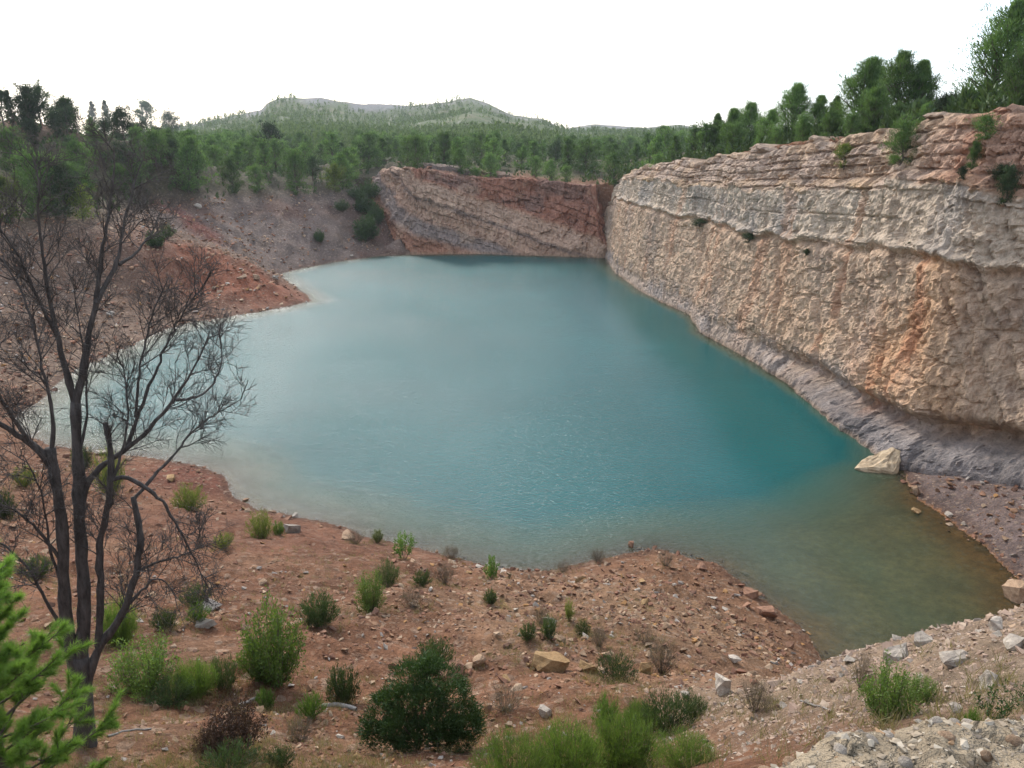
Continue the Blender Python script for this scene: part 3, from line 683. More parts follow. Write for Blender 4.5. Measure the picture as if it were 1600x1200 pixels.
def shrub(nst, h, w, nlf, ll, lw, up=.5, curl=.3, leaf='leaf', stemr=.006, lo=.2, dense=1.):
    """fan of stems from one foot, leaves along them; returns stems and foliage"""
    st = Acc(); lf = Acc()
    for i in range(nst):
        az = i * 2.4 + rng.uniform(-.6, .6); rr = math.sqrt((i + .5) / nst)
        tip = np.array((math.cos(az) * w / 2 * rr, math.sin(az) * w / 2 * rr, h * (1 - .50 * rr ** 3) * rng.uniform(.62, 1.06)))
        b = np.array((math.cos(az), math.sin(az), 0)) * w * .10 * rr * rng.random()
        ts = np.linspace(0, 1, 5)[:, None]
        mid = b + (tip - b) * ts + np.array((math.cos(az), math.sin(az), 0)) * (np.sin(ts * np.pi) * w * .06 * curl * 3) + rng.normal(size=(5, 3)) * .02 * h * ts
        st.add(*tube(mid, stemr * (1 - ts[:, 0] * .75), 3), rng.uniform(.2, .9))
        if nlf:
            n = nlf; f = rng.uniform(lo, 1.0, n) ** .8
            c = np.stack([np.interp(f, ts[:, 0], mid[:, k]) for k in range(3)], 1) + rng.normal(size=(n, 3)) * w * .035 * dense
            ax = unit(tip - b)
            d = unit(rng.normal(size=(n, 3)) * (1 - up) + ax * up + np.array((0, 0, up * .5)))
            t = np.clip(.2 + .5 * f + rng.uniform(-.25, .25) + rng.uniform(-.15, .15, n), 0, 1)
            if leaf == 'leaf':
                V, Fq = leaves(c, d, ll * rng.uniform(.6, 1.3, n), lw * rng.uniform(.7, 1.2, n)); lf.add(V, Fq, np.repeat(t, 4))
            else:
                V, Fq = blades(c, d, ll * rng.uniform(.6, 1.4, n), lw); lf.add(V, Fq, np.repeat(t, 3))
    return st, lf
def hull(seed, sx=1, sy=1, sz=.7, n=13, extra=None):
    r = np.random.default_rng(seed); p = r.uniform(-1, 1, (n, 3)); p = p / np.maximum(np.abs(p).max(1), np.linalg.norm(p, axis=1) * .8)[:, None] * r.uniform(.75, 1, (n, 1))
    p = p * np.array((sx, sy, sz)) * .5 if extra is None else np.array(extra, float)
    bm = bmesh.new(); [bm.verts.new(v) for v in p]
    res = bmesh.ops.convex_hull(bm, input=bm.verts[:]); junk = list({v for v in res['geom_interior'] + res['geom_unused'] if isinstance(v, bmesh.types.BMVert)})
    if junk: bmesh.ops.delete(bm, geom=junk, context='VERTS')
    bmesh.ops.triangulate(bm, faces=bm.faces[:]); bm.normal_update()
    return bm
def hull_arr(*a, **k):
    bm = hull(*a, **k); bm.verts.index_update()
    V = np.array([v.co[:] for v in bm.verts]); F = np.array([[v.index for v in f.verts] for f in bm.faces]); bm.free(); return V, F
def boulder_mesh(name, seed, mat, sub=2, amt=.07, **k):
    bm = hull(seed, **k); bmesh.ops.subdivide_edges(bm, edges=bm.edges[:], cuts=sub, use_grid_fill=True)
    bmesh.ops.triangulate(bm, faces=bm.faces[:]); bm.normal_update()
    co = np.array([v.co[:] for v in bm.verts]); no = np.array([v.normal[:] for v in bm.verts])
    size = np.ptp(co, axis=0).max(); q = co / size * 3.2 + seed
    f, e = facet(q[:, 0], q[:, 1], q[:, 2], seed); d = (f * .6 + fbm(q[:, 0] * 2, q[:, 1] * 2, q[:, 2] * 2, 3, seed)) * amt * size
    for v, dd, n in zip(bm.verts, d, no): v.co += Vector(n * dd)
    me = bpy.data.meshes.new(name); bm.to_mesh(me); bm.free(); me.materials.append(mat); return me

def root(name, loc, label, cat, group=None, rz=0., sc=1.):
    o = obj(name, None, None, loc); o.rotation_euler = (0, 0, rz); o.scale = (sc, sc, sc) if np.isscalar(sc) else sc
    o.empty_display_size = .2
    return tag(o, label, cat, group)
def thing_from(parts, name, loc, label, cat, group=None, rz=0., sc=1.):
    r = root(name, loc, label, cat, group, rz, sc)
    for pn, me in parts: obj(pn, me, r)
    return r

# ---- prototypes (unit size: 1 m tall) shared by the copies
def pine_proto(**k):
    mats = k.pop('mat', M_PINE); a, b = pine(**k); return [('trunk', a.mesh('pine_trunk', M_BARK, True)), ('crown', b.mesh('pine_crown', mats))]
P_FAR = [pine_proto(h=1, w=rng.uniform(.62, .85), nb=40, ncl=6, nbl=14, bl=.055, bw=.018, low=.03, lean=rng.uniform(-.04, .04), shape=('cone', 'round')[i % 2 if i else 0]) for i in range(6)]
P_RND = [pine_proto(h=1, w=rng.uniform(.85, 1.05), nb=40, ncl=7, nbl=16, bl=.056, bw=.020, low=.03, shape='round') for i in range(3)]
P_NEAR = [pine_proto(h=1, w=wd, nb=84, ncl=8, nbl=26, bl=.040, bw=.0080, low=.05, lean=.05, shape='cone') for wd in (.78, .62, .85, .56)]
P_NRND = [pine_proto(h=1, w=wd, nb=52, ncl=8, nbl=26, bl=.050, bw=.011, low=.05, shape='round') for wd in (.95, .80)]
P_OAK = [pine_proto(h=1, w=wd, nb=40, ncl=7, nbl=16, bl=.055, bw=.030, low=.12, shape='round', mat=M_OAK) for wd in (1.0, 1.25)]
P_DARK = [pine_proto(h=1, w=wd, nb=36, ncl=6, nbl=14, bl=.060, bw=.022, low=.22, shape='round', mat=M_PINE_D) for wd in (.75, .95)]
P_FIR = [pine_proto(h=1, w=.42, nb=60, ncl=4, nbl=9, bl=.055, bw=.018, low=.06, shape='fir', mat=M_PINE_D)]
P_YEL = [pine_proto(h=1, w=1.0, nb=34, ncl=6, nbl=14, bl=.06, bw=.03, low=.1, shape='round', mat=M_YEL)]
def shrub_proto(mat, stem=M_BARK, **k):
    a, b = shrub(**k); out = [('stems', a.mesh('stems', stem))]
    if b.n: out.append(('foliage', b.mesh('foliage', mat)))
    return out
S_BRIGHT = [shrub_proto(M_BRIGHT, nst=60, h=1, w=w_, nlf=95, ll=.050, lw=.016, up=.45, lo=.12) for w_ in (.85, 1.0, .95)]
S_FINE = [shrub_proto(M_BRIGHT, nst=130, h=1, w=w_, nlf=95, ll=.085, lw=.010, up=.75, leaf='b', lo=.15) for w_ in (1.5, 1.9, 1.3)]
S_ROSE = [shrub_proto(M_ROSE, nst=46, h=1, w=w_, nlf=60, ll=.10, lw=.020, up=.72, leaf='b', lo=.12) for w_ in (1.2, 1.5, 1.0)]
S_TUFT = [shrub_proto(M_GRASSY, nst=40, h=1, w=w_, nlf=34, ll=.20, lw=.022, up=.85, leaf='b', lo=.05) for w_ in (1.2, 1.0)]
S_SAP = [shrub_proto(M_GRASSY, nst=14, h=1, w=w_, nlf=60, ll=.075, lw=.032, up=.5, lo=.25) for w_ in (.55, .8)]
S_DRY = [shrub_proto(M_DRY, stem=M_DRY, nst=70, h=1, w=w_, nlf=14, ll=.22, lw=.008, up=.6, leaf='b', stemr=.006, lo=.3) for w_ in (1.5, 1.1)]
S_BROWN = [shrub_proto(M_BROWN, stem=M_DRY, nst=60, h=1, w=1.4, nlf=80, ll=.07, lw=.022, up=.4, lo=.2)]
S_YEL = [shrub_proto(M_YEL, nst=40, h=1, w=1.1, nlf=70, ll=.09, lw=.016, up=.7, leaf='b', lo=.1)]
S_SPRIG = [shrub_proto(M_JUN, nst=9, h=1, w=1.0, nlf=44, ll=.10, lw=.035, up=.35, lo=.2)]
S_BALL = [shrub_proto(M_JUN, nst=60, h=1, w=w_, nlf=60, ll=.09, lw=.035, up=.35, lo=.2) for w_ in (1.2, 1.5)]

# ------------------------------------------------------------------ pines along the right rim
NTR = 210
def rim_at(px, back):
    X, Y, Z = CR['X'][NTR - 1], CR['Y'][NTR - 1], CR['Z'][NTR - 1]
    pxs = np.array([proj((x, y, z))[0] if y > 2 else 9e9 for x, y, z in zip(X, Y, Z)])
    i = int(np.argmin(abs(pxs - px))); N = WR['N'][i]
    x, y = X[i] + N[0] * back, Y[i] + N[1] * back
    # slide along the wall so that the tree stands on the line of sight of that column
    k = (px - 800) / F_PX
    for _ in range(4):
        p = proj((x, y, Z[i]))[0]; j = int(np.clip(i + (px - p) * .0 , 0, len(X) - 1))
        T = np.array((N[1], -N[0])); e = proj((x + T[0], y + T[1], Z[i]))[0] - p
        st = np.clip((px - p) / (e if abs(e) > .5 else .5), -14, 14); x += T[0] * st; y += T[1] * st
    return x, y, float(zfun(np.array([x]), np.array([y]))[0])
RIMT = [  # column, metres behind the rim, pixel of the top, prototype, label
    (1545, 7, 8, P_NEAR[0], 'tallest pine on the right rim, ragged top leaning right near the picture edge'),
    (1592, 3.5, 98, P_NRND[0], 'bright green bushy pine at the right edge below the tallest pine'),
    (1625, 8, 40, P_NEAR[2], 'pine cut by the right picture edge behind the bright bushy one'),
    (1474, 4, 160, P_OAK[1], 'low dark round bush tree on the rim between two pine groups'),
    (1432, 7, 95, P_NEAR[1], 'open see-through pine at the right end of the rim group'),
    (1402, 6, 84, P_NEAR[0], 'tall dense pine in the middle of the right rim group'),
    (1372, 8, 106, P_NEAR[3], 'slim pine behind the group on the right rim'),
    (1336, 8, 97, P_NEAR[2], 'broad loose pine at the left end of the right rim group'),
    (1360, 3.0, 148, P_NRND[1], 'bright low pine in front of the right rim group'),
    (1400, 2.5, 172, P_NRND[0], 'low spreading pine at the foot of the right rim group'),
    (1306, 7, 152, P_NEAR[3], 'small slim pine just left of the right rim group'),
    (1276, 7, 150, P_NEAR[1], 'small open pine between the pointed pine and the rim group'),
    (1236, 6, 134, P_NEAR[0], 'pointed pine standing alone above the middle of the right rim'),
    (1252, 2.5, 188, P_NRND[0], 'round dark green bushy pine right at the cliff edge below the pointed pine'),
    (1295, 2.5, 180, P_NRND[1], 'bushy pine at the cliff edge right of the round dark one'),
    (1194, 7, 174, P_NEAR[2], 'pine on the rim left of the pointed pine, rounded top'),
    (1170, 6, 164, P_NEAR[0], 'full pine on the rim with several soft tops'),
    (1140, 7, 171, P_NEAR[1], 'narrow pine beside the full pine with soft tops'),
    (1116, 8, 180, P_NEAR[3], 'thin pine at the left end of the upper rim'),
    (1098, 6, 200, P_FAR[1], 'small pine stepping down the rim towards the far corner'),
    (1150, 2.5, 200, P_NRND[1], 'low pine hugging the cliff edge below the full pine'),
    (1210, 2.5, 205, P_NRND[0], 'brownish green low bush pine along the middle of the rim'),
    (1080, 5, 205, P_FAR[3], 'pine with a blunt top above the rim notch'),
    (1056, 5, 212, P_FAR[0], 'pointed small pine above the rim notch'),
    (1074, .8, 252, P_RND[0], 'round bush pine hanging in the rim notch'),
    (1050, .8, 240, P_FAR[1], 'upright pine filling the rim notch'),
    (1030, .8, 247, P_RND[1], 'low pine at the left side of the rim notch'),
    (1020, 5, 215, P_FAR[2], 'pine above the far end of the right wall'),
    (994, 4, 225, P_FAR[4], 'pine on the far corner of the right wall'),
    (968, 3, 240, P_RND[2], 'dark pine in the corner where the two walls meet'),
    (1445, 2.2, 182, P_NRND[1], 'flat bush pine at the cliff edge left of the dark round bush'),
    (1330, 2.2, 185, P_NRND[0], 'dark low bush pine at the foot of the loose broad pine'),
]
for n, (px, back, top, pr, lab) in enumerate(RIMT):
    x, y, z = rim_at(px, back); H = max(Pd(px, top, y)[2] - z, 1.2)
    thing_from(pr, 'pine_tree', (x, y, z - .25), lab, 'tree', 'pines along the right rim', n * 1.7, H + .25)

# ------------------------------------------------------------------ trees on the far bank, the far rim and the left slope, picked out one by one
FART = [(365, 302, 258, P_RND[0], 'bright green pine at the edge of the far left bank'), (404, 300, 266, P_RND[1], 'small bright round pine on the bank edge'),
        (465, 300, 247, P_RND[2], 'large dark pine in the middle of the far bank edge'), (522, 300, 264, P_YEL[0], 'yellow green round tree on the far bank edge'),
        (310, 298, 215, P_FAR[0], 'tall pine at the left end of the far bank'), (295, 300, 240, P_RND[0], 'wide pine at the left foot of the tall bank pine'),
        (425, 262, 202, P_DARK[0], 'dark domed pine rising above the far wood'), (653, 268, 222, P_RND[1], 'dark full pine on the back wall above the red gap'),
        (603, 286, 268, P_YEL[0], 'tiny yellow bush pine at the left corner of the back wall'), (720, 272, 240, P_RND[0], 'round pine on the back wall rim'),
        (766, 282, 248, P_RND[2], 'bright round pine right of the middle of the back wall'), (741, 292, 268, P_RND[1], 'small bush pine hanging over the back wall rim'),
        (862, 288, 258, P_RND[0], 'bush pine on the back wall rim near its right end'), (885, 286, 264, P_RND[1], 'low bush pine touching the right rim pine of the back wall'),
        (838, 274, 250, P_RND[2], 'bush pine set back from the back wall rim'), (960, 292, 250, P_RND[0], 'dark pine where the back wall meets the right wall'),
        (575, 265, 215, P_FAR[1], 'pine at the right end of the far bank wood'), (545, 285, 235, P_FAR[2], 'pine above the gully at the end of the far bank'),
        (232, 212, 165, P_DARK[0], 'dark domed tree on the left skyline with a tall crown'), (268, 224, 183, P_DARK[1], 'smaller dark domed tree at the right end of the left skyline'),
        (148, 205, 158, P_FIR[0], 'dark fir with tiered branches on the left skyline'), (168, 206, 156, P_FIR[0], 'second dark fir beside the tiered fir, slightly taller'),
        (22, 196, 140, P_FIR[0], 'pointed dark tree at the far left of the skyline'), (65, 200, 145, P_DARK[1], 'broad dark tree on the left skyline'),
        (8, 200, 148, P_DARK[0], 'dark tree cut by the left picture edge on the skyline'), (105, 210, 160, P_DARK[0], 'dark tree with a pointed crown in the left skyline group'),
        (45, 203, 150, P_OAK[0], 'rounded dark oak on the left skyline'), (195, 222, 182, P_OAK[1], 'low dark oak between the firs and the domed tree'),
        (130, 300, 235, P_RND[0], 'bright pine behind the top of the dead tree'), (60, 335, 255, P_RND[1], 'large pine on the left slope behind the dead tree'),
        (25, 280, 215, P_RND[2], 'pine high on the left slope by the picture edge'), (130, 345, 300, P_YEL[0], 'yellowish low tree on the left slope'),
        (15, 345, 285, P_YEL[0], 'yellowish tree at the left edge of the slope'), (215, 290, 245, P_RND[0], 'pine on the left slope under the domed skyline tree'),
        (245, 265, 215, P_RND[2], 'pine right of the slope pines below the skyline'), (100, 340, 275, P_OAK[0], 'dark oak low on the left slope among the pines')]
pos = hit([(a, b) for a, b, *_ in FART])
for n, ((px, pb, top, pr, lab), p) in enumerate(zip(FART, pos)):
    H = max(Pd(px, top, p[1])[2] - p[2], 1.0)
    thing_from(pr, 'round_tree' if pr[1][1].materials[0] in (M_OAK, M_YEL) else 'pine_tree', (p[0], p[1], p[2] - .2), lab, 'tree', 'trees picked out along the far bank and left slope', n * 2.1, H + .2)

# the wood behind: every tree by itself
def scatter(n, px0, px1, d0, d1, mind, seed):
    r = np.random.default_rng(seed); out = []
    cell = {}
    for _ in range(n * 60):
        d = math.sqrt(r.uniform(d0 * d0, d1 * d1)); px = r.uniform(px0, px1)
        x = (px - 800) / F_PX * d * 1.01; key = (int(x // mind), int(d // mind))
        if any((x - q[0]) ** 2 + (d - q[1]) ** 2 < mind * mind for a in (-1, 0, 1) for b in (-1, 0, 1) for q in cell.get((key[0] + a, key[1] + b), ())): continue
        cell.setdefault(key, []).append((x, d)); out.append((x, d, px))
        if len(out) >= n: break
    return out
cand = scatter(310, 270, 1080, 172, 330, 5.6, 5)
XY = np.array([(a, b) for a, b, _ in cand]); zz, s_, dcc, _ = zfun(XY[:, 0], XY[:, 1], info=True)
r = np.random.default_rng(77); cnt = 0
for (x, y, px), z, dd in zip(cand, zz, dcc):
    if px > 590 and dd < 4: continue
    if 575 < px < 600 and y < 200: continue
    k = r.random(); pr = P_FAR[r.integers(6)] if k < .62 else (P_RND[r.integers(3)] if k < .94 else P_DARK[r.integers(2)])
    H = r.uniform(5.0, 7.6) * (1 if pr in P_FAR else .8)
    cap = Pd(px, r.uniform(205, 224) + (8 if 800 < px < 1000 else 0) - (6 if px > 1020 else 0) + (r.uniform(-14, 0) if px < 400 else 0), y)[2] - z
    H = max(min(H, cap), 2.6)
    zone = 'behind the far left bank' if px < 590 else ('above the back wall' if px < 900 else 'towards the corner of the two walls')
    row = 'in the front wood rows ' if y < 215 else 'deep in the wood '
    look = 'pointed green pine ' if pr in P_FAR else ('bushy round pine ' if pr in P_RND else 'dark domed pine ')
    thing_from(pr, 'pine_tree', (x, y, z - .2), look + row + zone, 'tree', look + row + zone, r.uniform(0, 6.2), (H * r.uniform(1.0, 1.4), H * r.uniform(1.0, 1.4), H)); cnt += 1
cand = scatter(60, -120, 300, 112, 172, 5.5, 8)
XY = np.array([(a, b) for a, b, _ in cand]); zz = zfun(XY[:, 0], XY[:, 1])
for (x, y, px), z in zip(cand, zz):
    _, py = proj((x, y, z))
    if py > 335 - .10 * max(px, 0) or z < 9.5 or (px < 90 and 180 < py < 232): continue
    k = r.random(); pr = P_RND[r.integers(3)] if k < .5 else (P_DARK[r.integers(2)] if k < .8 else P_OAK[r.integers(2)])
    H = r.uniform(2.6, 4.6)
    thing_from(pr, 'slope_tree', (x, y, z - .2), ('dark' if k >= .5 else 'bright green') + ' bushy tree scattered over the wooded left slope ' + ('above' if z > 14 else 'below') + ' mid height', 'tree', ('dark' if k >= .5 else 'bright') + ' trees over the left slope ' + ('above' if z > 14 else 'below') + ' mid height', r.uniform(0, 6.2), H)

# far-off wood on the hill: one mass
def stuff_cones(name, X, Y, Z, H, mat, nb, bl):
    n = len(X); A = Acc()
    u = rng.random((n, nb)); th = rng.random((n, nb)) * 6.283; rr = (1 - u * .88) * np.sqrt(rng.random((n, nb))) * .30
    c = np.stack([X[:, None] + np.cos(th) * rr * H[:, None], Y[:, None] + np.sin(th) * rr * H[:, None], Z[:, None] + (.05 + u * .85) * H[:, None]], -1).reshape(-1, 3)
    d = unit(np.stack([np.cos(th) * .5, np.sin(th) * .5, np.ones_like(th)], -1).reshape(-1, 3) + rng.normal(size=(n * nb, 3)) * .3)
    V, Fq = blades(c, d, np.repeat(H * bl, nb), np.repeat(H * bl * .55, nb))
    t = np.clip(np.repeat(rng.uniform(.25, .85, n), nb) + rng.uniform(-.25, .25, n * nb), 0, 1)
    A.add(V, Fq, np.repeat(t, 3)); return A.mesh(name, mat)
n = 19000; a = rng.uniform(math.radians(-36), math.radians(20), n); rr = np.sqrt(rng.uniform(300 ** 2, 880 ** 2, n)); rr = np.where(rng.random(n) < .3, rng.uniform(300, 500, n), rr)
X, Y = np.sin(a) * rr, np.cos(a) * rr
dens = fbm(X / 70, Y / 70, None, 3, 201) + .25 * fbm(X / 18, Y / 18, None, 2, 203) + .35 * sst(520, 330, rr)
k = (dens > rng.uniform(-.45, .35, n)) & (rock_face(np.arctan2(X, Y), np.hypot(X, Y)) < rng.uniform(.05, .4, n)); X, Y = X[k], Y[k]; Z = zfun(X, Y, detail=False)
tag(obj('hill_wood', stuff_cones('hill_wood', X, Y, Z - .2, rng.uniform(2.6, 5.6, len(X)), M_HILL, 20, .24)), 'mass of tiny pines covering the hill behind the lake', 'wood', kind='stuff')
# undergrowth on the wooded ground
n = 16000; a = rng.uniform(math.radians(-37), math.radians(37), n); rr = np.exp(rng.uniform(math.log(45), math.log(320), n)); X, Y = np.sin(a) * rr, np.cos(a) * rr
Z, sd_, dc_, _ = zfun(X, Y, info=True)
inwood = ((dc_ > 1.6) & (Y > 35)) | ((X < -18) & (Z > 10.3 + 1.2 * fbm(X / 12, Y / 12, None, 2, 207)))
k = inwood & ((fbm(X / 9, Y / 9, None, 3, 205) > rng.uniform(-.6, .35, n)) | ((dc_ < 14) & (X > 15))); X, Y, Z, dcu = X[k], Y[k], Z[k], dc_[k]
tag(obj('undergrowth', stuff_cones('undergrowth', X, Y, Z - .1, rng.uniform(.5, 1.5, len(X)) * np.where((X > 15) & (dcu > 3), 1.5, 1), M_ROSE, 18, .40)), 'low scrub growing under the trees round the lake', 'scrub', kind='stuff')

# ------------------------------------------------------------------ shrubs on the near slope, one by one
def P_(kind, i=0): return {'bright': S_BRIGHT, 'fine': S_FINE, 'rose': S_ROSE, 'tuft': S_TUFT, 'sap': S_SAP, 'dry': S_DRY, 'brown': S_BROWN, 'yel': S_YEL, 'sprig': S_SPRIG, 'ball': S_BALL}[kind][i]
SHR = [  # pixel of the foot, height and width in pixels, kind, label
    (432, 1068, 148, 118, 'bright', 0, 'large bright green leafy bush left of the dark juniper'),
    (405, 1060, 70, 70, 'bright', 1, 'lower left flank bush of the large bright green bush'),
    (681, 1046, 50, 78, 'rose', 0, 'dark green spiky shrub just behind the juniper'),
    (537, 1100, 68, 62, 'rose', 2, 'dark green shrub left of the juniper above the grey log'),
    (580, 958, 72, 58, 'bright', 2, 'bright green bush with airy top in the middle of the red slope'),
    (606, 916, 44, 46, 'rose', 1, 'dark shrub touching the bright airy bush from behind'),
    (500, 978, 54, 72, 'rose', 2, 'dark spiky tussock right of the large bright bush'),
    (632, 874, 52, 42, 'sap', 1, 'light green leafy sapling at the water edge'),
    (408, 842, 48, 50, 'yel', 0, 'yellow green shrub left of the pale boulder at the shore'),
    (436, 836, 22, 22, 'tuft', 0, 'small green tuft between yellow shrub and pale boulder'),
    (298, 798, 44, 64, 'yel', 0, 'yellow green grassy shrub behind the dead tree twigs'),
    (768, 910, 48, 28, 'sap', 0, 'slim upright green sapling near the shore'),
    (767, 944, 26, 26, 'rose', 2, 'small green shrub below the slim sapling'),
    (825, 1000, 30, 34, 'rose', 0, 'small round dark shrub left of the thin yellow stalks'),
    (857, 998, 40, 30, 'rose', 2, 'narrow dark shrub between round shrub and yellow stalks'),
    (889, 970, 40, 14, 'yel', 0, 'thin yellow green stalks on the stony slope'),
    (911, 994, 28, 28, 'rose', 1, 'dull green shrub right of the yellow stalks'),
    (962, 1064, 46, 74, 'rose', 1, 'sprawling dark rosemary bush on the stony slope'),
    (946, 1136, 50, 52, 'tuft', 0, 'upright green tussock above the bright green thicket'),
    (800, 1230, 78, 160, 'fine', 1, 'leftmost bright green bush of the bottom thicket'), (885, 1222, 92, 150, 'fine', 0, 'middle bright green bush of the bottom thicket'),
    (975, 1206, 88, 150, 'fine', 2, 'fullest bright green bush of the bottom thicket'), (1070, 1200, 56, 120, 'fine', 1, 'rightmost bright green bush of the bottom thicket'),
    (1040, 1142, 66, 100, 'rose', 1, 'grey green bush behind the bottom thicket'), (1080, 1120, 40, 60, 'rose', 0, 'small grey green shrub at the right of the thicket top'), (1000, 1140, 44, 70, 'fine', 2, 'light green bush between tussock and grey green bush'),
    (1383, 1128, 108, 104, 'bright', 0, 'round bright green bush by the conglomerate ledge'), (1438, 1098, 48, 56, 'bright', 2, 'small yellowish bush right of the round ledge bush'),
    (1345, 1075, 62, 46, 'dry', 1, 'bare twiggy shrub behind the round ledge bush'),
    (1552, 1128, 72, 66, 'sprig', 0, 'dark glossy leaved sprig growing by the near ledge'), (1515, 1148, 46, 30, 'tuft', 1, 'green grass tuft left of the glossy sprig'), (1598, 1102, 40, 40, 'sprig', 0, 'leafy sprig at the right picture edge'),
    (370, 1172, 86, 112, 'brown', 0, 'dead brown heath bush at lower left'), (330, 1180, 50, 60, 'brown', 0, 'small dead brown bush left of the larger dead one'),
    (416, 1108, 34, 38, 'tuft', 1, 'small green tuft below the large bright bush'), (488, 1120, 36, 52, 'tuft', 0, 'green tuft left of the grey log'), (440, 1200, 34, 60, 'rose', 0, 'grey green low shrub at the bottom edge'), (360, 1212, 50, 110, 'rose', 1, 'wide grey green shrub at the bottom edge by the dead brown bush'),
    (228, 1085, 100, 130, 'bright', 1, 'broad bright bush right of the dead trunk'), (190, 1010, 80, 70, 'fine', 2, 'pale green bush behind the dead trunk'), (305, 1090, 60, 90, 'fine', 0, 'green shrub between the broad bush and the large bright bush'), (350, 1076, 56, 60, 'rose', 1, 'dark green shrub at the left foot of the large bright bush'), (270, 1100, 40, 90, 'rose', 0, 'low dull green shrub under the broad bright bush'),
    (306, 946, 36, 54, 'rose', 1, 'dark green shrub under the dead tree twigs'), (258, 984, 36, 50, 'rose', 0, 'small green shrub beside grey stones under the twigs'), (312, 970, 28, 44, 'tuft', 0, 'green tuft beside the white stones'), (175, 775, 80, 56, 'yel', 0, 'yellow green bush seen between the dead stems'), (130, 735, 40, 40, 'rose', 2, 'green bush by the inlet behind the dead stems'), (40, 760, 34, 46, 'yel', 0, 'dry yellow bush at the far left of the near shore'), (10, 812, 50, 40, 'rose', 2, 'dark bush at the left picture edge'), (60, 905, 40, 60, 'rose', 0, 'dull shrub left of the dead trunk'), (350, 855, 24, 40, 'yel', 0, 'low yellow green plants above the red slope'), (660, 915, 26, 38, 'rose', 0, 'grey green cushion shrub on the slope above the rocks'), (695, 912, 36, 44, 'dry', 1, 'greyish dry twig shrub beside the cushion shrub'),
    (556, 850, 22, 32, 'dry', 0, 'dry brown shrub at the shore by the half sunk stone'), (590, 848, 24, 24, 'yel', 0, 'wispy yellow shrub at the shore'), (705, 872, 22, 40, 'dry', 1, 'low dry twigs at the water edge'), (880, 894, 20, 28, 'dry', 0, 'dry twigs standing in the shallow water'), (934, 878, 22, 32, 'dry', 1, 'dry twig bush at the tip of the stony shore'), (1040, 884, 26, 34, 'dry', 0, 'drowned grey twig bush in the shallows'), (1034, 1052, 60, 62, 'dry', 1, 'bare grey twig bush beside the ochre rock'), (790, 1110, 44, 84, 'dry', 0, 'dry grey brush right of the juniper'), (1180, 1112, 58, 70, 'dry', 1, 'dry twiggy brush in the stony gully at right'), (1008, 1005, 30, 44, 'dry', 0, 'low dry shrub on the stony slope'), (936, 1010, 34, 40, 'dry', 1, 'dry purplish shrub below the dull green shrub'), (645, 950, 34, 56, 'dry', 0, 'dry brown brush right of the airy bright bush'), (470, 1160, 44, 70, 'dry', 1, 'dry straw brush right of the dead brown bush'), (845, 975, 30, 34, 'dry', 0, 'small dead shrub above the narrow dark shrub'),
    (573, 377, 40, 46, 'ball', 0, 'dark round bush on the far sandy bank'), (499, 379, 20, 20, 'ball', 1, 'small green bush on the far bank slope'), (770, 372, 12, 34, 'ball', 1, 'low bush on the slanting grey bed of the back wall'), (244, 388, 26, 36, 'ball', 0, 'green bush on the red slope behind the dead tree'), (262, 372, 22, 30, 'rose', 0, 'dull bush above the red promontory'), (949, 388, 34, 26, 'ball', 0, 'dark bush in the corner of the two walls'), (588, 352, 34, 30, 'ball', 1, 'dark scrub at the left foot of the back wall'), (570, 335, 30, 40, 'ball', 0, 'dark scrub in the gully beside the back wall'), (578, 312, 30, 40, 'ball', 1, 'dark bush above the gully against the back wall'), (598, 300, 22, 26, 'ball', 0, 'small dark bush on the left edge of the back wall'), (592, 318, 26, 30, 'rose', 1, 'scrub halfway up the gully beside the back wall'), (556, 312, 20, 34, 'ball', 1, 'scrub at the top of the gully'), (535, 330, 18, 30, 'rose', 0, 'dull scrub on the bank left of the gully')]
pos = hit([(a, b) for a, b, *_ in SHR])
for n, ((px, py, hp, wp_, kind, i, lab), p) in enumerate(zip(SHR, pos)):
    dep = p[1] * CP - (p[2] - CAM_H) * SP
    H = hp / F_PX * dep * 1.08; Wd = wp_ / F_PX * dep
    pr = P_(kind, i); me_ = pr[-1][1]; co = np.empty(len(me_.vertices) * 3, np.float32); me_.vertices.foreach_get('co', co); ext = np.ptp(co.reshape(-1, 3)[:, 0])
    sw = np.clip(Wd / ext, H * .35, H * 1.8)
    nm = {'bright': 'leafy_bush', 'fine': 'fine_leaved_bush', 'rose': 'rosemary_shrub', 'tuft': 'grass_tussock', 'sap': 'sapling', 'dry': 'dry_shrub', 'brown': 'dead_bush', 'yel': 'yellow_shrub', 'sprig': 'leafy_sprig', 'ball': 'round_bush'}[kind]
    thing_from(pr, nm, (p[0], p[1], p[2] - .03 * H), lab, 'dry shrub' if kind in ('dry', 'brown') else 'shrub', 'shrubs on the near slope' if py > 600 else 'bushes on the far banks', n * 1.3, (sw, sw, H))

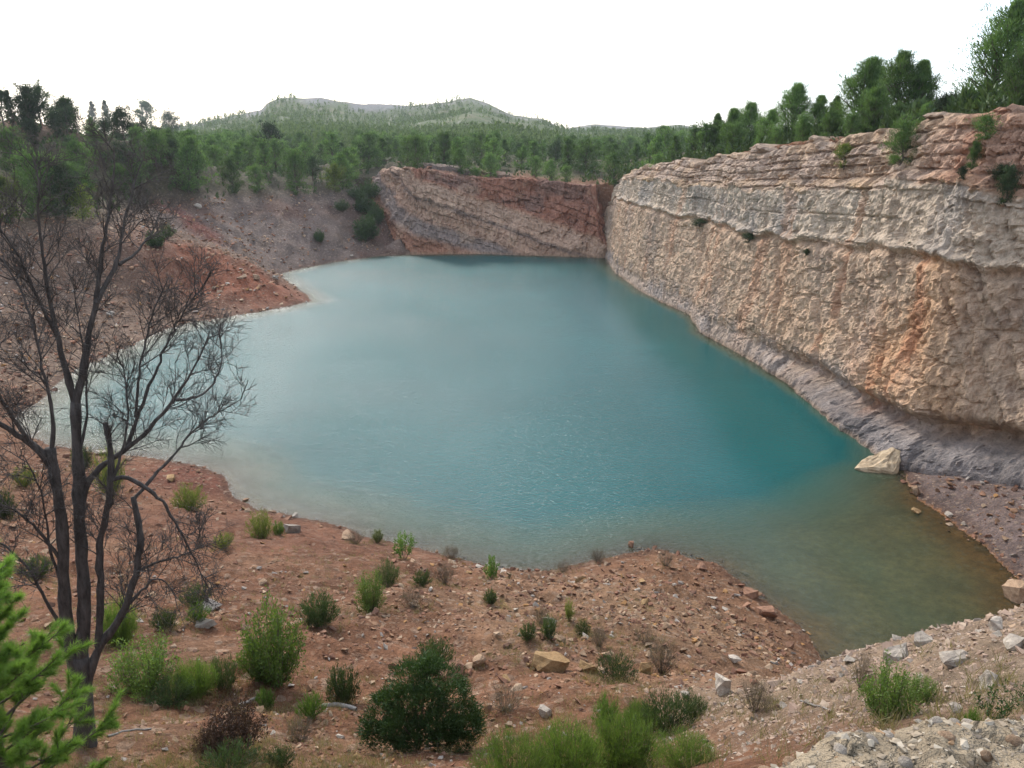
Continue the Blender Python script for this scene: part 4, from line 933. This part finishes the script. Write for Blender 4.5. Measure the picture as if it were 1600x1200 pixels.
# juniper: two bare stems under a clumped dark crown
jp = hit([(655, 1168)])[0]; dep = jp[1] * CP - (jp[2] - CAM_H) * SP; u = dep / F_PX
st = Acc(); fo = Acc()
for bx, by, tx, hgt in ((-.02, 0, -.05, 1.25), (.62 * .6, .1, .42, 1.3), (-.5, .05, -.75, .7)):
    q = np.linspace(0, 1, 6)[:, None]; P = np.array((bx, by, -.05)) + (np.array((tx, by, hgt)) - np.array((bx, by, 0))) * q + rng.normal(size=(6, 3)) * .03 * q
    st.add(*tube(P, .045 * (1 - q[:, 0] * .7), 6))
CL = [(.05, -.3, .45, .42), (.5, -.35, .75, .4), (-.25, -.35, .75, .4), (.85, -.2, .25, .32), (.45, -.2, .22, .3), (-.2, -.1, .2, .3), (-.08, .05, 1.45, .42), (.45, .0, 1.35, .48), (.15, -.2, 1.10, .45), (-.35, 0, 1.0, .40), (.75, .1, .95, .42), (.95, .0, .62, .38), (-.72, .0, .62, .42), (-.85, -.1, .30, .36), (.25, .3, .8, .5), (.7, -.25, .5, .34), (-.45, -.2, .48, .36), (1.0, .15, .34, .3), (.2, .25, 1.5, .34), (-.6, .1, .9, .3)]
for cx, cy, cz, cr in CL:
    t0 = rng.uniform(-.12, .12)
    for _ in range(30):
        s = unit(rng.normal(size=3)); s[2] = abs(s[2]) * .8 - .15; cc = np.array((cx, cy, cz)) + s * cr * rng.uniform(.55, 1.05); m = 46
        pts = rng.normal(size=(m, 3)) * cr * .16; d = unit(s + np.array((0, 0, .5)) + rng.normal(size=(m, 3)) * .55)
        V, Fq = blades(cc + pts, d, .085 * rng.uniform(.6, 1.4, m), .020)
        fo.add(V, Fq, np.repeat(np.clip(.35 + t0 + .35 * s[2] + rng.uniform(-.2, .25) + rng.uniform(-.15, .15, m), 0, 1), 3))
    st.add(*tube(np.array(((cx * .4, cy * .5, cz * .5), (cx * .8, cy, cz * .85), (cx, cy, cz))), np.array((.03, .018, .008)), 4))
jsc = (u * 166 / 2.2, u * 166 / 2.2, u * 190 / 2.2)
thing_from([('stems', st.mesh('juniper_stems', M_BARK, True)), ('foliage', fo.mesh('juniper_foliage', M_JUN))], 'juniper', jp, 'dark green juniper bush with bare stems at bottom centre', 'shrub', None, 0, jsc)

# plants rooted in the right wall
CPX = [proj((x, y, z)) for x, y, z in zip(CR['X'][::2, ::3].ravel(), CR['Y'][::2, ::3].ravel(), CR['Z'][::2, ::3].ravel())]
CPX = np.array(CPX); CYY = CR['Y'][::2, ::3].ravel(); CXX = CR['X'][::2, ::3].ravel(); CZZ = CR['Z'][::2, ::3].ravel()
def wall_at(px, py):
    d = (CPX[:, 0] - px) ** 2 + (CPX[:, 1] - py) ** 2; d = np.where(CYY > 5, d, 1e9); c = np.argsort(d)[:12]; c = c[np.argmin(CYY[c])]
    return CXX[c], CYY[c], CZZ[c]
for n, (px, py, hp, wp_, pr, lab) in enumerate([(1401, 258, 54, 60, P_NRND[0], 'bushy green pine growing out of the cliff top near the right'), (1313, 256, 30, 32, P_YEL[0], 'light green bush on the upper beds of the cliff'), (1508, 256, 36, 26, P_NRND[1], 'small green bush on the red upper beds at right'),
        (1492, 288, 15, 18, P_OAK[0], 'tiny dark bush under the red upper beds'), (1566, 302, 42, 36, P_OAK[0], 'dark hanging bush on the cliff near the right edge'), (1548, 280, 18, 34, P_OAK[1], 'flat dark bush left of the hanging bush'), (1540, 212, 28, 50, P_RND[0], 'low bush on the rim under the tallest pine'), (1168, 376, 12, 24, P_OAK[1], 'small dark bush on the long ledge of the cliff'), (1092, 352, 9, 26, P_OAK[1], 'flat dark tuft on the ledge towards the far end'), (1408, 398, 9, 18, P_OAK[0], 'tiny tuft on the ledge below the hanging bushes'), (1260, 395, 8, 16, P_OAK[0], 'smallest dark tuft on the long ledge')]):
    x, y, z = wall_at(px, py); dep = y * CP - (z - CAM_H) * SP; H = hp / F_PX * dep
    thing_from(pr, 'cliff_bush', (x + .1, y, z - .1 * H), lab, 'bush', 'plants rooted in the cliff', n * 1.9, (wp_ / F_PX * dep, wp_ / F_PX * dep, H * 1.1))

# ------------------------------------------------------------------ the dead tree at the left: traced limbs, grown twigs
DT_Y = 9.6
def W3(px, py, dy=0.): return Pd(px, py, DT_Y + dy)
base = hit([(130, 1158)])[0]; DT_Y = base[1]
LIMBS = [  # (radius at foot in pixels, radius at tip, depth drift, points)
    ('trunk', 25, 19, 0, [(131, 1172), (130, 1110), (128, 1050), (124, 1015)]),
    ('limb', 15, 10, -.25, [(118, 1050), (103, 980), (97, 900), (99, 840), (90, 775), (80, 715), (76, 688)]),
    ('limb', 9, 3.2, -.6, [(78, 715), (58, 690), (40, 675), (18, 660), (-10, 645), (-45, 625)]),
    ('limb', 4.5, 1.6, -.8, [(45, 680), (20, 640), (0, 615), (-25, 570), (-40, 520)]),
    ('limb', 4.5, 1.2, -.2, [(78, 695), (84, 640), (62, 560), (50, 490), (28, 430), (-5, 385)]),
    ('limb', 16, 10.5, .15, [(124, 1030), (131, 940), (127, 860), (121, 780), (119, 700), (117, 640), (116, 615)]),
    ('limb', 9, 1.2, .35, [(116, 620), (128, 570), (137, 510), (150, 455), (153, 412), (163, 345), (170, 300), (178, 255), (176, 215)]),
    ('limb', 6, 1.1, .7, [(149, 460), (166, 425), (184, 396), (188, 345), (200, 305), (210, 262), (222, 235)]),
    ('limb', 4, 1.0, .9, [(184, 400), (208, 385), (228, 362), (240, 345), (248, 318)]),
    ('limb', 7.5, 1.1, -.2, [(115, 618), (102, 570), (88, 515), (76, 465), (66, 380), (54, 325), (62, 275), (50, 235)]),
    ('limb', 4.5, 1.0, -.5, [(88, 515), (66, 470), (44, 425), (28, 385), (10, 360), (-15, 325)]),
    ('limb', 12, 6, .3, [(134, 1060), (148, 1010), (170, 976), (197, 936), (212, 885), (219, 835), (212, 790), (206, 765)]),
    ('limb', 9, 6, .1, [(152, 1000), (157, 917), (152, 850), (165, 790), (173, 735), (172, 690), (163, 648)]),
    ('limb', 9, 1.2, .6, [(124, 790), (128, 752), (150, 719), (194, 692), (231, 660), (269, 616), (300, 566), (316, 535), (327, 505)]),
    ('limb', 4, .9, .9, [(272, 613), (300, 612), (330, 594), (344, 565), (347, 530), (340, 512)]),
    ('limb', 5.5, 1.1, .9, [(196, 690), (210, 650), (222, 612), (240, 573), (255, 535), (266, 508), (281, 483), (300, 455), (316, 437), (327, 418)]),
    ('limb', 4, 1.0, .4, [(210, 640), (214, 590), (222, 540), (232, 490), (247, 455), (262, 420)]),
    ('limb', 5, 1.1, 1.0, [(206, 770), (235, 738), (262, 708), (288, 677), (312, 650), (338, 634), (360, 622), (376, 612)]),
    ('limb', 6, 1.0, .5, [(173, 738), (190, 731), (215, 742), (240, 760), (258, 780), (280, 818), (301, 860), (312, 885), (322, 905)]),
    ('limb', 4, 1.0, .5, [(216, 880), (240, 868), (270, 860), (300, 852), (318, 840)]),
    ('limb', 4, .9, .2, [(198, 936), (225, 905), (245, 890), (262, 900), (275, 925)]),
    ('limb', 4.5, 1.0, -.6, [(97, 870), (62, 820), (30, 790), (-5, 775), (-40, 760)]),
    ('limb', 5, 1.0, -.7, [(104, 985), (70, 930), (45, 880), (18, 850), (-10, 830), (-40, 815)]),
    ('limb', 4, 1.0, -.4, [(97, 905), (78, 860), (70, 800), (60, 745), (35, 700)]),
    ('limb', 3.5, .9, .3, [(120, 700), (132, 660), (136, 600), (128, 540), (120, 480), (112, 430)]),
    ('limb', 3.5, .9, .1, [(173, 740), (188, 700), (200, 640), (196, 590), (188, 540)]),
]
tr = root('dead_tree', base - np.array((0, 0, .1)), 'leafless dead tree with several dark stems standing at the left', 'tree')
PXM = DT_Y / F_PX * 1.22      # metres per pixel at the tree
trg = random.Random(4)
def d_at(px, py, k):
    best = (9e9, 0.)
    for j in range(k):
        _, _, _, D0, D1, pts = LIMBS2[j]; pp = np.array(pts, float); s = np.linspace(0, 1, 60); q = np.linspace(0, 1, len(pp))
        xx, yy = np.interp(s, q, pp[:, 0]), np.interp(s, q, pp[:, 1]); d = (xx - px) ** 2 + (yy - py) ** 2; i = int(d.argmin())
        if d[i] < best[0]: best = (d[i], D0 + (D1 - D0) * s[i])
    return best[1]
LIMBS2 = []
for k, (kd, a, b, dy, pts) in enumerate(LIMBS):
    D0 = d_at(*pts[0], k) if k else 0.
    LIMBS2.append((kd, a, b, D0, D0 + dy, pts))
def grow(acc, P, r0, level, up):
    """side twigs along a limb, bending upward and back on themselves"""
    P = np.asarray(P); L = np.linalg.norm(np.diff(P, axis=0), axis=1).sum()
    n = {1: int(5 + L * 5.0), 2: int(4 + L * 6.5), 3: int(3 + L * 6)}[level]
    s = np.r_[0, np.cumsum(np.linalg.norm(np.diff(P, axis=0), axis=1))]; s /= s[-1]
    for i in range(n):
        f = trg.uniform(.18 if level > 1 else .32, 1.0); p = np.array([np.interp(f, s, P[:, k]) for k in range(3)])
        k = min(int(np.searchsorted(s, f)), len(P) - 1); t = unit(P[k] - P[max(k - 1, 0)])
        side = unit(np.cross(t, np.array([trg.gauss(0, 1) for _ in range(3)])))
        d = unit(t * trg.uniform(.25, .9) + side * trg.uniform(.5, 1.0) + np.array((0, 0, up * trg.uniform(.0, .7))))
        ln = {1: trg.uniform(.30, .85), 2: trg.uniform(.16, .48), 3: trg.uniform(.08, .24)}[level] * (1.15 - .6 * f)
        curl = unit(np.cross(d, np.array([trg.gauss(0, 1) for _ in range(3)]))) * trg.uniform(-.35, .35) + np.array((0, 0, trg.uniform(-.05, .35) * up))
        m = 6; Q = [p]
        for j in range(1, m):
            d = unit(d + curl * .25 + np.array([trg.gauss(0, .10) for _ in range(3)])); Q.append(Q[-1] + d * ln / (m - 1))
        Q = np.array(Q); ra = {1: .0075, 2: .0044, 3: .0032}[level] * trg.uniform(.8, 1.2)
        acc.add(*tube(Q, np.linspace(ra, max(ra * .4, .0018), m), 4 if level == 1 else 3))
        if level < 3: grow(acc, Q, ra, level + 1, up)
for kind, r0, r1, D0, D1, pts in LIMBS2:
    acc = Acc(); pp = np.array(pts, float); s = np.r_[0, np.cumsum(np.hypot(*np.diff(pp, axis=0).T))]; s /= s[-1]
    q = np.linspace(0, 1, len(pp) * 3); sx = np.interp(q, s, pp[:, 0]); sy = np.interp(q, s, pp[:, 1])
    e0, e1 = (sx[0], sy[0]), (sx[-1], sy[-1]); sx = smooth1(sx, 2); sy = smooth1(sy, 2); sx[0], sy[0] = e0; sx[-1], sy[-1] = e1
    jit = rng.normal(size=(len(q), 2)) * 1.1 * (kind != 'trunk') * np.sin(np.pi * q)[:, None]
    P = np.array([W3(a + e[0], b + e[1], D0 + (D1 - D0) * f) for a, b, f, e in zip(sx, sy, q, jit)]); R = (r0 + (r1 - r0) * q ** .8) * PXM * .64
    R = R * (1 + .10 * rng.normal(size=len(R))) if kind != 'trunk' else R * np.interp(q, [0, .35, 1], [1.25, 1.0, .95])
    P = np.concatenate([P, P[-1:] + (P[-1:] - P[-2:-1]) * .05]); R = np.r_[R, .0005]
    V, Fq = tube(P - base, R, 9 if r0 > 7 else 6); acc.add(V, Fq)
    if r0 < 9.5 or kind == 'limb' and r1 < 7: grow(acc, P[:-1] - base, R[-2], 1, .7 if pts[-1][1] < pts[0][1] else .1)
    obj(kind, acc.mesh(kind, M_DEAD, True), tr)

# ------------------------------------------------------------------ young pine reaching in at the lower left, close to the camera
sx0, sy0 = -3.75, 4.7; sz0 = float(zfun(np.array([sx0]), np.array([sy0]))[0])
r_ = root('young_pine', (sx0, sy0, sz0 - .1), 'soft bright green young pine reaching in at the lower left corner', 'tree')
tk = Acc(); fo = Acc(); Ht = 17.35 - sz0
q = np.linspace(0, 1, 8); tk.add(*tube(np.stack([.05 * np.sin(q * 4), q * 0, q * Ht], 1), .045 * (1 - q * .85) + .004, 7))
for i in range(80):
    u_ = .10 + .9 * (i + .5) / 80; L = (1.0 * (1 - u_ * .70)) * trg.uniform(.55, 1.1); az = i * 2.399
    d = np.array((math.cos(az), math.sin(az), trg.uniform(.15, .5))); d = unit(d); b = np.array((0, 0, u_ * Ht))
    ts = np.linspace(0, 1, 6)[:, None]; Q = b + d * L * ts + np.array((0, 0, .22 * L)) * ts ** 2; tk.add(*tube(Q, .012 * (1 - ts[:, 0] * .7), 4))
    sub = [(Q, 1.0)]
    for k in range(10):
        f = trg.uniform(.3, .98); p = np.array([np.interp(f, ts[:, 0], Q[:, j]) for j in range(3)]); e = unit(d + np.array([trg.gauss(0, .6), trg.gauss(0, .6), trg.gauss(.25, .3)])); l2 = L * trg.uniform(.12, .30)
        S = p + e * l2 * ts; tk.add(*tube(S, .006 * (1 - ts[:, 0] * .6), 3)); sub.append((S, .9))
    for S, _ in sub:
        m = 290; f = rng.uniform(.25, 1.0, m); c = np.stack([np.interp(f, ts[:, 0], S[:, j]) for j in range(3)], 1); ax = unit(S[-1] - S[0])
        dd = unit(ax * .75 + rng.normal(size=(m, 3)) * .55 + np.array((0, 0, .2))); V, Fq = blades(c, dd, rng.uniform(.045, .085, m), .0030)
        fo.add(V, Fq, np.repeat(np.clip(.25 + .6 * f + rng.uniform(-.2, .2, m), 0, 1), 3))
obj('trunk', tk.mesh('young_pine_trunk', M_BARK, True), r_); obj('crown', fo.mesh('young_pine_crown', M_YOUNG), r_)

# ------------------------------------------------------------------ boulders that stand out
def rest(o, p, sink): o.location = (p[0], p[1], p[2] - sink)
bp = Pz(1376, 734, 0)
M_WEDGE = mat_rock('boulder_cream', lin(150, 128, 100), lin(196, 174, 144), 3.5)
me = boulder_mesh('boulder', 3, M_WEDGE, 5, .05, extra=[(-1.65, .1, .05), (-1.5, -.15, .18), (-.6, .75, .55), (.35, 1.0, .98), (1.0, .85, 1.18), (1.35, .5, 1.05), (1.25, .0, .62), (.45, -.85, .22), (.55, -.95, -.3), (-.6, -.55, -.3), (-1.3, .2, -.3), (.9, 1.0, -.3), (.0, -.55, .42), (1.25, .2, .05)])
b = obj('boulder', me, None, bp); tag(b, 'large pale wedge shaped boulder standing in the water under the cliff', 'boulder')
BLD = [(457, 830, 34, 26, 2, 'pale rounded boulder on the red shore beside the yellow shrub'), (545, 842, 30, 16, 0, 'flat tan stone at the water edge by the dry shrub'), (330, 952, 36, 24, 2, 'white grey stone under the twigs of the dead tree'), (852, 1118, 24, 26, 2, 'white weathered stone left of the bottom thicket'), (1000, 850, 0, 0, 0, ''),
       (513, 1036, 0, 0, 0, ''), (860, 1045, 62, 42, 3, 'large ochre slab with a shaded right face on the slope'), (918, 1048, 40, 26, 3, 'ochre block with a dark hollow right of the large slab'), (1008, 1050, 22, 26, 3, 'upright ochre stone beside the twig bush'), (1172, 930, 34, 18, 1, 'dark flat stone pair leaning at the water edge'), (1196, 960, 40, 20, 1, 'brown flat stone on the shore right of the leaning pair'), (1095, 888, 22, 12, 1, 'small brown stone awash in the shallows'), (986, 853, 12, 12, 1, 'round brown stone sticking out of the water'), (748, 1038, 26, 22, 0, 'pointed tan stone right of the spiky shrub'), (704, 1052, 60, 26, 1, 'brown slab lying behind the juniper'),
       (1130, 1080, 40, 40, 2, 'whitish crumbling rock in the gully at right'), (1395, 430, 0, 0, 0, ''), (322, 975, 40, 18, 2, 'low grey stone in front of the white one'), (172, 494, 18, 12, 2, 'grey block on the left rubble slope'), (402, 436, 18, 12, 0, 'pale boulder on top of the red promontory'), (430, 436, 12, 9, 2, 'pale stone at the neck of the promontory'), (380, 434, 18, 9, 0, 'flat boulder on the red promontory'), (310, 325, 16, 10, 2, 'white stones high on the far bank'),
       (1405, 1030, 56, 34, 2, 'pale rock outcrop at the left end of the near spur'), (1440, 1006, 40, 22, 2, 'grey white rock on the crest of the spur'), (1555, 985, 30, 30, 2, 'grey pointed rock on the skyline of the spur'), (1585, 1010, 44, 26, 2, 'whitish slab on the spur at the right edge'), (1490, 1035, 50, 26, 2, 'pale slab on the middle of the spur'), (1590, 935, 50, 40, 0, 'tan rock at the water edge by the right picture edge'), (1435, 800, 24, 8, 3, 'flat ochre stone just under the water by the scree'), (1482, 806, 14, 9, 2, 'white stone on the scree at the water line'), (1507, 820, 12, 8, 2, 'small white stone below the scree'), (1545, 1075, 34, 40, 2, 'rounded pale rock on the spur path'), (1495, 1110, 26, 16, 2, 'grey stone near the glossy sprig')]
BLD = [q for q in BLD if q[2]]
pos = hit([(q[0], q[1]) for q in BLD])
for n, ((px, py, wp_, hp, mi, lab), p) in enumerate(zip(BLD, pos)):
    u = (p[1] * CP - (p[2] - CAM_H) * SP) / F_PX
    me = boulder_mesh('boulder', 20 + n, M_STONE[mi], 2, .05, sx=wp_ * u * 1.1, sy=wp_ * u * .9, sz=hp * u * 1.25, n=16)
    o = obj('boulder', me); rest(o, p, -hp * u * .22); o.rotation_euler = (rng.uniform(-.15, .15), rng.uniform(-.15, .15), rng.uniform(0, 6)); o.scale = (.85, .85, .85); tag(o, lab, 'boulder', 'boulders that stand out on the banks')

# fallen wood
for (a, b2, rpx, lab, nm) in [((505, 1106), (556, 1110), 4.5, 'pale grey log lying left of the juniper', 'log'), ((168, 1152), (236, 1140), 2.2, 'thin pale stick lying right of the dead trunk', 'stick'), ((372, 1105), (402, 1092), 3.2, 'grey broken branch below the large bright bush', 'stick'), ((1250, 1096), (1300, 1112), 1.6, 'pale stick in the gully by the ledge bush', 'stick')]:
    p = hit([a, b2]); u = p[0][1] / F_PX * 1.2; q = np.linspace(0, 1, 7)[:, None]; m = (p[0] + p[1]) / 2
    P = p[0] + (p[1] - p[0]) * q - m + rng.normal(size=(7, 3)) * rpx * u * .25; gz = zfun(P[:, 0] + m[0], P[:, 1] + m[1]) - m[2]; P[:, 2] = np.maximum(P[:, 2], gz) + rpx * u * .6
    A = Acc(); A.add(*tube(P, np.linspace(rpx, rpx * .7, 7) * u, 7)); tag(obj(nm, A.mesh(nm, M_LOG, True), None, m), lab, 'dead wood')

# ------------------------------------------------------------------ loose stones: the largest one by one as parts of the ground, the rest as gravel
PROT = [hull_arr(300 + i, 1, rng.uniform(.6, 1), rng.uniform(.35, .75), 9) for i in range(14)]
PMESH = []
for i, (V, Fq) in enumerate(PROT):
    PMESH.append([mesh_arr('stone', V, Fq, False, M_STONE[k]) for k in range(4)])
def stone_field(n, a0, a1, r0, r1, seed):
    g = np.random.default_rng(seed); a = np.radians(g.uniform(a0, a1, n)); rr = np.exp(g.uniform(math.log(r0), math.log(r1), n)); return np.sin(a) * rr, np.cos(a) * rr
X, Y = stone_field(2600, -36, 36, 7, 150, 41); Z, sd_, dc_, _ = zfun(X, Y, info=True)
ok = (sd_ > -1.2) & (dc_ < -4.5) & (Z < 17)
stony = .45 + .9 * np.exp(-(((X - 7) / 6) ** 2 + ((Y - 24) / 8) ** 2)) + .5 * (Y > 60) * (Y < 122) + .35 * ((X > 20) & (Y < 60)) - .75 * np.exp(-(((X + 10) / 6) ** 2 + ((Y - 32) / 6) ** 2))
ok &= rng.random(len(X)) < stony * .62
ok &= ~((X < -20) & (Z > 9.0) & (Y > 100))
idx = np.where(ok)[0]; size = np.minimum((.010 + .011 * rng.random(len(X)) ** 2.2) * np.hypot(X, Y) , 1.1) * np.where(Y > 60, .62, .95)
idx = idx[np.argsort(-(size / np.hypot(X, Y))[idx])][:300]
for k in idx:
    i = int(rng.integers(14)); m = int(rng.choice(4, p=[.42, .3, .14, .14])) if Y[k] > 16 or X[k] < 2 else int(rng.choice([0, 2]))
    o = obj('stone', PMESH[i][m], ground); s = float(size[k]); o.location = (X[k], Y[k], Z[k] + .12 * s); o.rotation_euler = (rng.uniform(-.3, .3), rng.uniform(-.3, .3), rng.uniform(0, 6.28)); o.scale = (s * rng.uniform(.8, 1.2), s * rng.uniform(.7, 1.1), s * rng.uniform(.7, 1.2))
def gravel(name, X, Y, Z, S, C, label, parent=None):
    A = Acc(); which = rng.integers(0, 14, len(X)); th = rng.random(len(X)) * 6.283; tl = rng.normal(size=(len(X), 2)) * .25
    for i in range(14):
        k = np.where(which == i)[0]
        if not len(k): continue
        V, Fq = PROT[i]; c, s = np.cos(th[k])[:, None], np.sin(th[k])[:, None]
        x = V[None, :, 0] * c - V[None, :, 1] * s; y = V[None, :, 0] * s + V[None, :, 1] * c; z = V[None, :, 2] + x * tl[k, 0:1] + y * tl[k, 1:2]
        P = np.stack([x, y, z], -1) * S[k][:, None, None] + np.stack([X[k], Y[k], Z[k] + .10 * S[k]], -1)[:, None]
        Fk = (Fq[None] + (np.arange(len(k)) * len(V))[:, None, None]).reshape(-1, 3)
        A.add(P.reshape(-1, 3), Fk, np.repeat(C[k], len(V), 0))
    return A.mesh(name, M_GRAVEL)
X, Y = stone_field(120000, -37, 37, 6, 150, 43); Z, sd_, dc_, wf_ = zfun(X, Y, info=True)
stony = .40 + 1.0 * np.exp(-(((X - 7) / 7) ** 2 + ((Y - 24) / 9) ** 2)) + .35 * (Y > 60) * (Y < 122) + .5 * ((X > 20) & (Y < 60)) + .6 * ((X > 2) & (Y < 12)) - .55 * np.exp(-(((X + 10) / 6) ** 2 + ((Y - 32) / 6) ** 2))
pat = fbm(X / 3.0, Y / 3.0, None, 3, 211)
ok = (sd_ > -.6) & (dc_ < -4.3) & (rng.random(len(X)) < stony * (.50 + .9 * pat)) & (~((X < -20) & (Z > 9.3) & (Y > 100)))
X, Y, Z = X[ok], Y[ok], Z[ok]; D = np.hypot(X, Y)
# rubble gathered in drifts: right of the near slope, on the left slope, along the far bank
ex = [(rng.normal(7, 5.5, 2600), rng.normal(24, 6.5, 2600), .05, .34), (rng.uniform(-80, -33, 5200), rng.uniform(60, 122, 5200), .18, .8), (rng.uniform(-62, -22, 3000), rng.uniform(122, 165, 3000), .18, .75), (rng.uniform(21, 31, 900), rng.uniform(30, 50, 900), .05, .4), (rng.normal(-2, 5, 1500), rng.normal(19, 4, 1500), .04, .26), (rng.uniform(3, 9, 900), rng.uniform(5, 11, 900), .03, .2)]
EX, EY, ES = (np.concatenate([q[0] for q in ex]), np.concatenate([q[1] for q in ex]), np.concatenate([q[2] + (q[3] - q[2]) * rng.random(len(q[0])) ** 3.5 for q in ex]))
EZ, esd, edc, _ = zfun(EX, EY, info=True); ek = (esd > -.5) & (edc < -4.3) & (fbm(EX / 2.6, EY / 2.6, None, 3, 215) > rng.uniform(-.35, .3, len(EX))) & ~((EX < -20) & (EZ > 11) & (EY > 100))
NB = len(X); X = np.r_[X, EX[ek]]; Y = np.r_[Y, EY[ek]]; Z = np.r_[Z, EZ[ek]]; D = np.hypot(X, Y); ES = ES[ek]
S = np.minimum((.0020 + .0095 * rng.random(len(X)) ** 4.0) * D, .7) * np.where(D > 60, .8, 1.0)
pal = np.array([lin(150, 116, 90), lin(134, 96, 76), lin(168, 142, 116), lin(158, 146, 134), lin(158, 118, 76), lin(120, 90, 74)]) * .8
C = pal[rng.choice(6, len(X), p=[.32, .28, .14, .06, .06, .14])] * rng.uniform(.75, 1.2, (len(X), 1))
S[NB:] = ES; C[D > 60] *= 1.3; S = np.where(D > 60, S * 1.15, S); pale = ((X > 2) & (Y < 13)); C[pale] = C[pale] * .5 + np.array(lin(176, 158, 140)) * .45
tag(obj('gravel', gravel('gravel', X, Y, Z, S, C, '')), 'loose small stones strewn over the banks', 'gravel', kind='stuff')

# ------------------------------------------------------------------ conglomerate ledge right in front of the camera
gx = np.linspace(-1.6, 6.5, 420); gy = np.linspace(.25, 4.4, 230); GXX, GYY = np.meshgrid(gx, gy)
ye = np.interp(GXX, [-1.6, .2, .48, 1.0, 1.62, 3, 6.5], [.7, 1.42, 1.80, 2.05, 2.16, 2.7, 3.4]) + .16 * fbm(GXX / .5, GYY / .5, None, 4, 221)
LZ = 18.33 + .10 * fbm(GXX / .7, GYY / .7, None, 4, 223) + .03 * facet(GXX / .16, GYY / .16, GXX * 0 + .5, 225)[0] + .018 * fbm(GXX / .06, GYY / .06, None, 2, 227)
LZ = LZ - 2.6 * sst(0, .75, GYY - ye + .08) ** 1.0 - .10 * sst(-.4, .1, GYY - ye)
me = mesh_arr('rock_ledge', np.stack([GXX.ravel(), GYY.ravel(), LZ.ravel()], 1), grid_faces(230, 420), True, M_GROUND)
n1 = fbm(GXX / .35, GYY / .35, None, 4, 229).ravel()[:, None]; base_c = np.array(lin(186, 166, 138)) * 1.25; 
add_col(me, 'soil', base_c * (1 + .35 * n1) * (1 - sst(.05, .4, fbm(GXX / 1.1, GYY / 1.1, None, 3, 231)).ravel()[:, None] * .35)); add_val(me, 'stony', np.zeros(len(GXX.ravel())))
ledge = tag(obj('rock_ledge', me), kind='structure')
def ledge_z(x, y):
    fx = np.clip((x - gx[0]) / (gx[1] - gx[0]), 0, 418.99); fy = np.clip((y - gy[0]) / (gy[1] - gy[0]), 0, 228.99); i, j = fx.astype(int), fy.astype(int); a, b = fx - i, fy - j
    return (LZ[j, i] * (1 - a) + LZ[j, i + 1] * a) * (1 - b) + (LZ[j + 1, i] * (1 - a) + LZ[j + 1, i + 1] * a) * b
X = rng.uniform(.2, 3.2, 9000); Y = rng.uniform(1.2, 2.9, 9000); Z = ledge_z(X, Y); ok = Z > 18.0; X, Y, Z = X[ok], Y[ok], Z[ok]
S = .010 + .042 * rng.random(len(X)) ** 4; Z = Z - .16 * S; C = np.array([lin(168, 152, 130), lin(150, 134, 114), lin(182, 168, 148), lin(160, 128, 96), lin(140, 126, 110)])[rng.choice(5, len(X), p=[.34, .26, .22, .06, .12])] * .85
PROT_OLD = PROT
big = np.argsort(-S)[:140]
RPM = []
for i in range(6):
    bm = bmesh.new(); bmesh.ops.create_icosphere(bm, subdivisions=2, radius=.5)
    for v in bm.verts: v.co = Vector(v.co) * (1 + .16 * float(fbm(np.array([v.co.x * 2 + i]), np.array([v.co.y * 2]), np.array([v.co.z * 2]), 2, 5)[0]) * 2)
    m_ = bpy.data.meshes.new('pebble'); bm.to_mesh(m_); bm.free(); m_.polygons.foreach_set('use_smooth', np.ones(len(m_.polygons), bool)); m_.materials.append(M_STONE[(2, 0, 2, 0, 2, 0)[i]]); RPM.append(m_)
for k in big:
    o = obj('pebble', RPM[int(rng.integers(6))], ledge); s = float(S[k]) * .85; o.location = (X[k], Y[k], Z[k] + .06 * s); o.rotation_euler = (rng.uniform(-.4, .4), rng.uniform(-.4, .4), rng.uniform(0, 6)); o.scale = (s * rng.uniform(.9, 1.4), s, s * rng.uniform(.55, .85))
rest_ = np.setdiff1d(np.arange(len(X)), big)
tag(obj('pebbles', gravel('pebbles', X[rest_], Y[rest_], Z[rest_], S[rest_], C[rest_], ''), ledge), kind='stuff')

# ------------------------------------------------------------------ dry grass and small herbs: uncountable
n = 5200; a = np.radians(rng.uniform(-36, 12, n)); rr = np.exp(rng.uniform(math.log(7.5), math.log(34), n)); X, Y = np.sin(a) * rr, np.cos(a) * rr
Z, sd_, _, _ = zfun(X, Y, info=True); pat = fbm(X / 2.2, Y / 2.2, None, 3, 241) + .25 * sst(15, 9, Y)
ok = (sd_ > .5) & (pat > rng.uniform(-.1, .45, n)); X, Y = X[ok], Y[ok]
sp = hit([(q[0], q[1]) for q in SHR if q[1] > 600]); sp = np.repeat(sp, 26, 0); X = np.r_[X, sp[:, 0] + rng.normal(size=len(sp)) * .45]; Y = np.r_[Y, sp[:, 1] + rng.normal(size=len(sp)) * .45]; Z = zfun(X, Y); nb = 16
c = np.stack([np.repeat(X, nb) + rng.normal(size=len(X) * nb) * .05, np.repeat(Y, nb) + rng.normal(size=len(X) * nb) * .05, np.repeat(Z, nb) - .01], 1)
d = unit(rng.normal(size=c.shape) * np.array((.5, .5, .1)) + np.array((0, 0, 1))); V, Fq = blades(c, d, rng.uniform(.06, .26, len(c)), .007)
A = Acc(); A.add(V, Fq, np.repeat(rng.random(len(c)), 3)); tag(obj('dry_grass', A.mesh('dry_grass', M_GRASS)), 'thin dry grass scattered over the near slope', 'grass', kind='stuff')
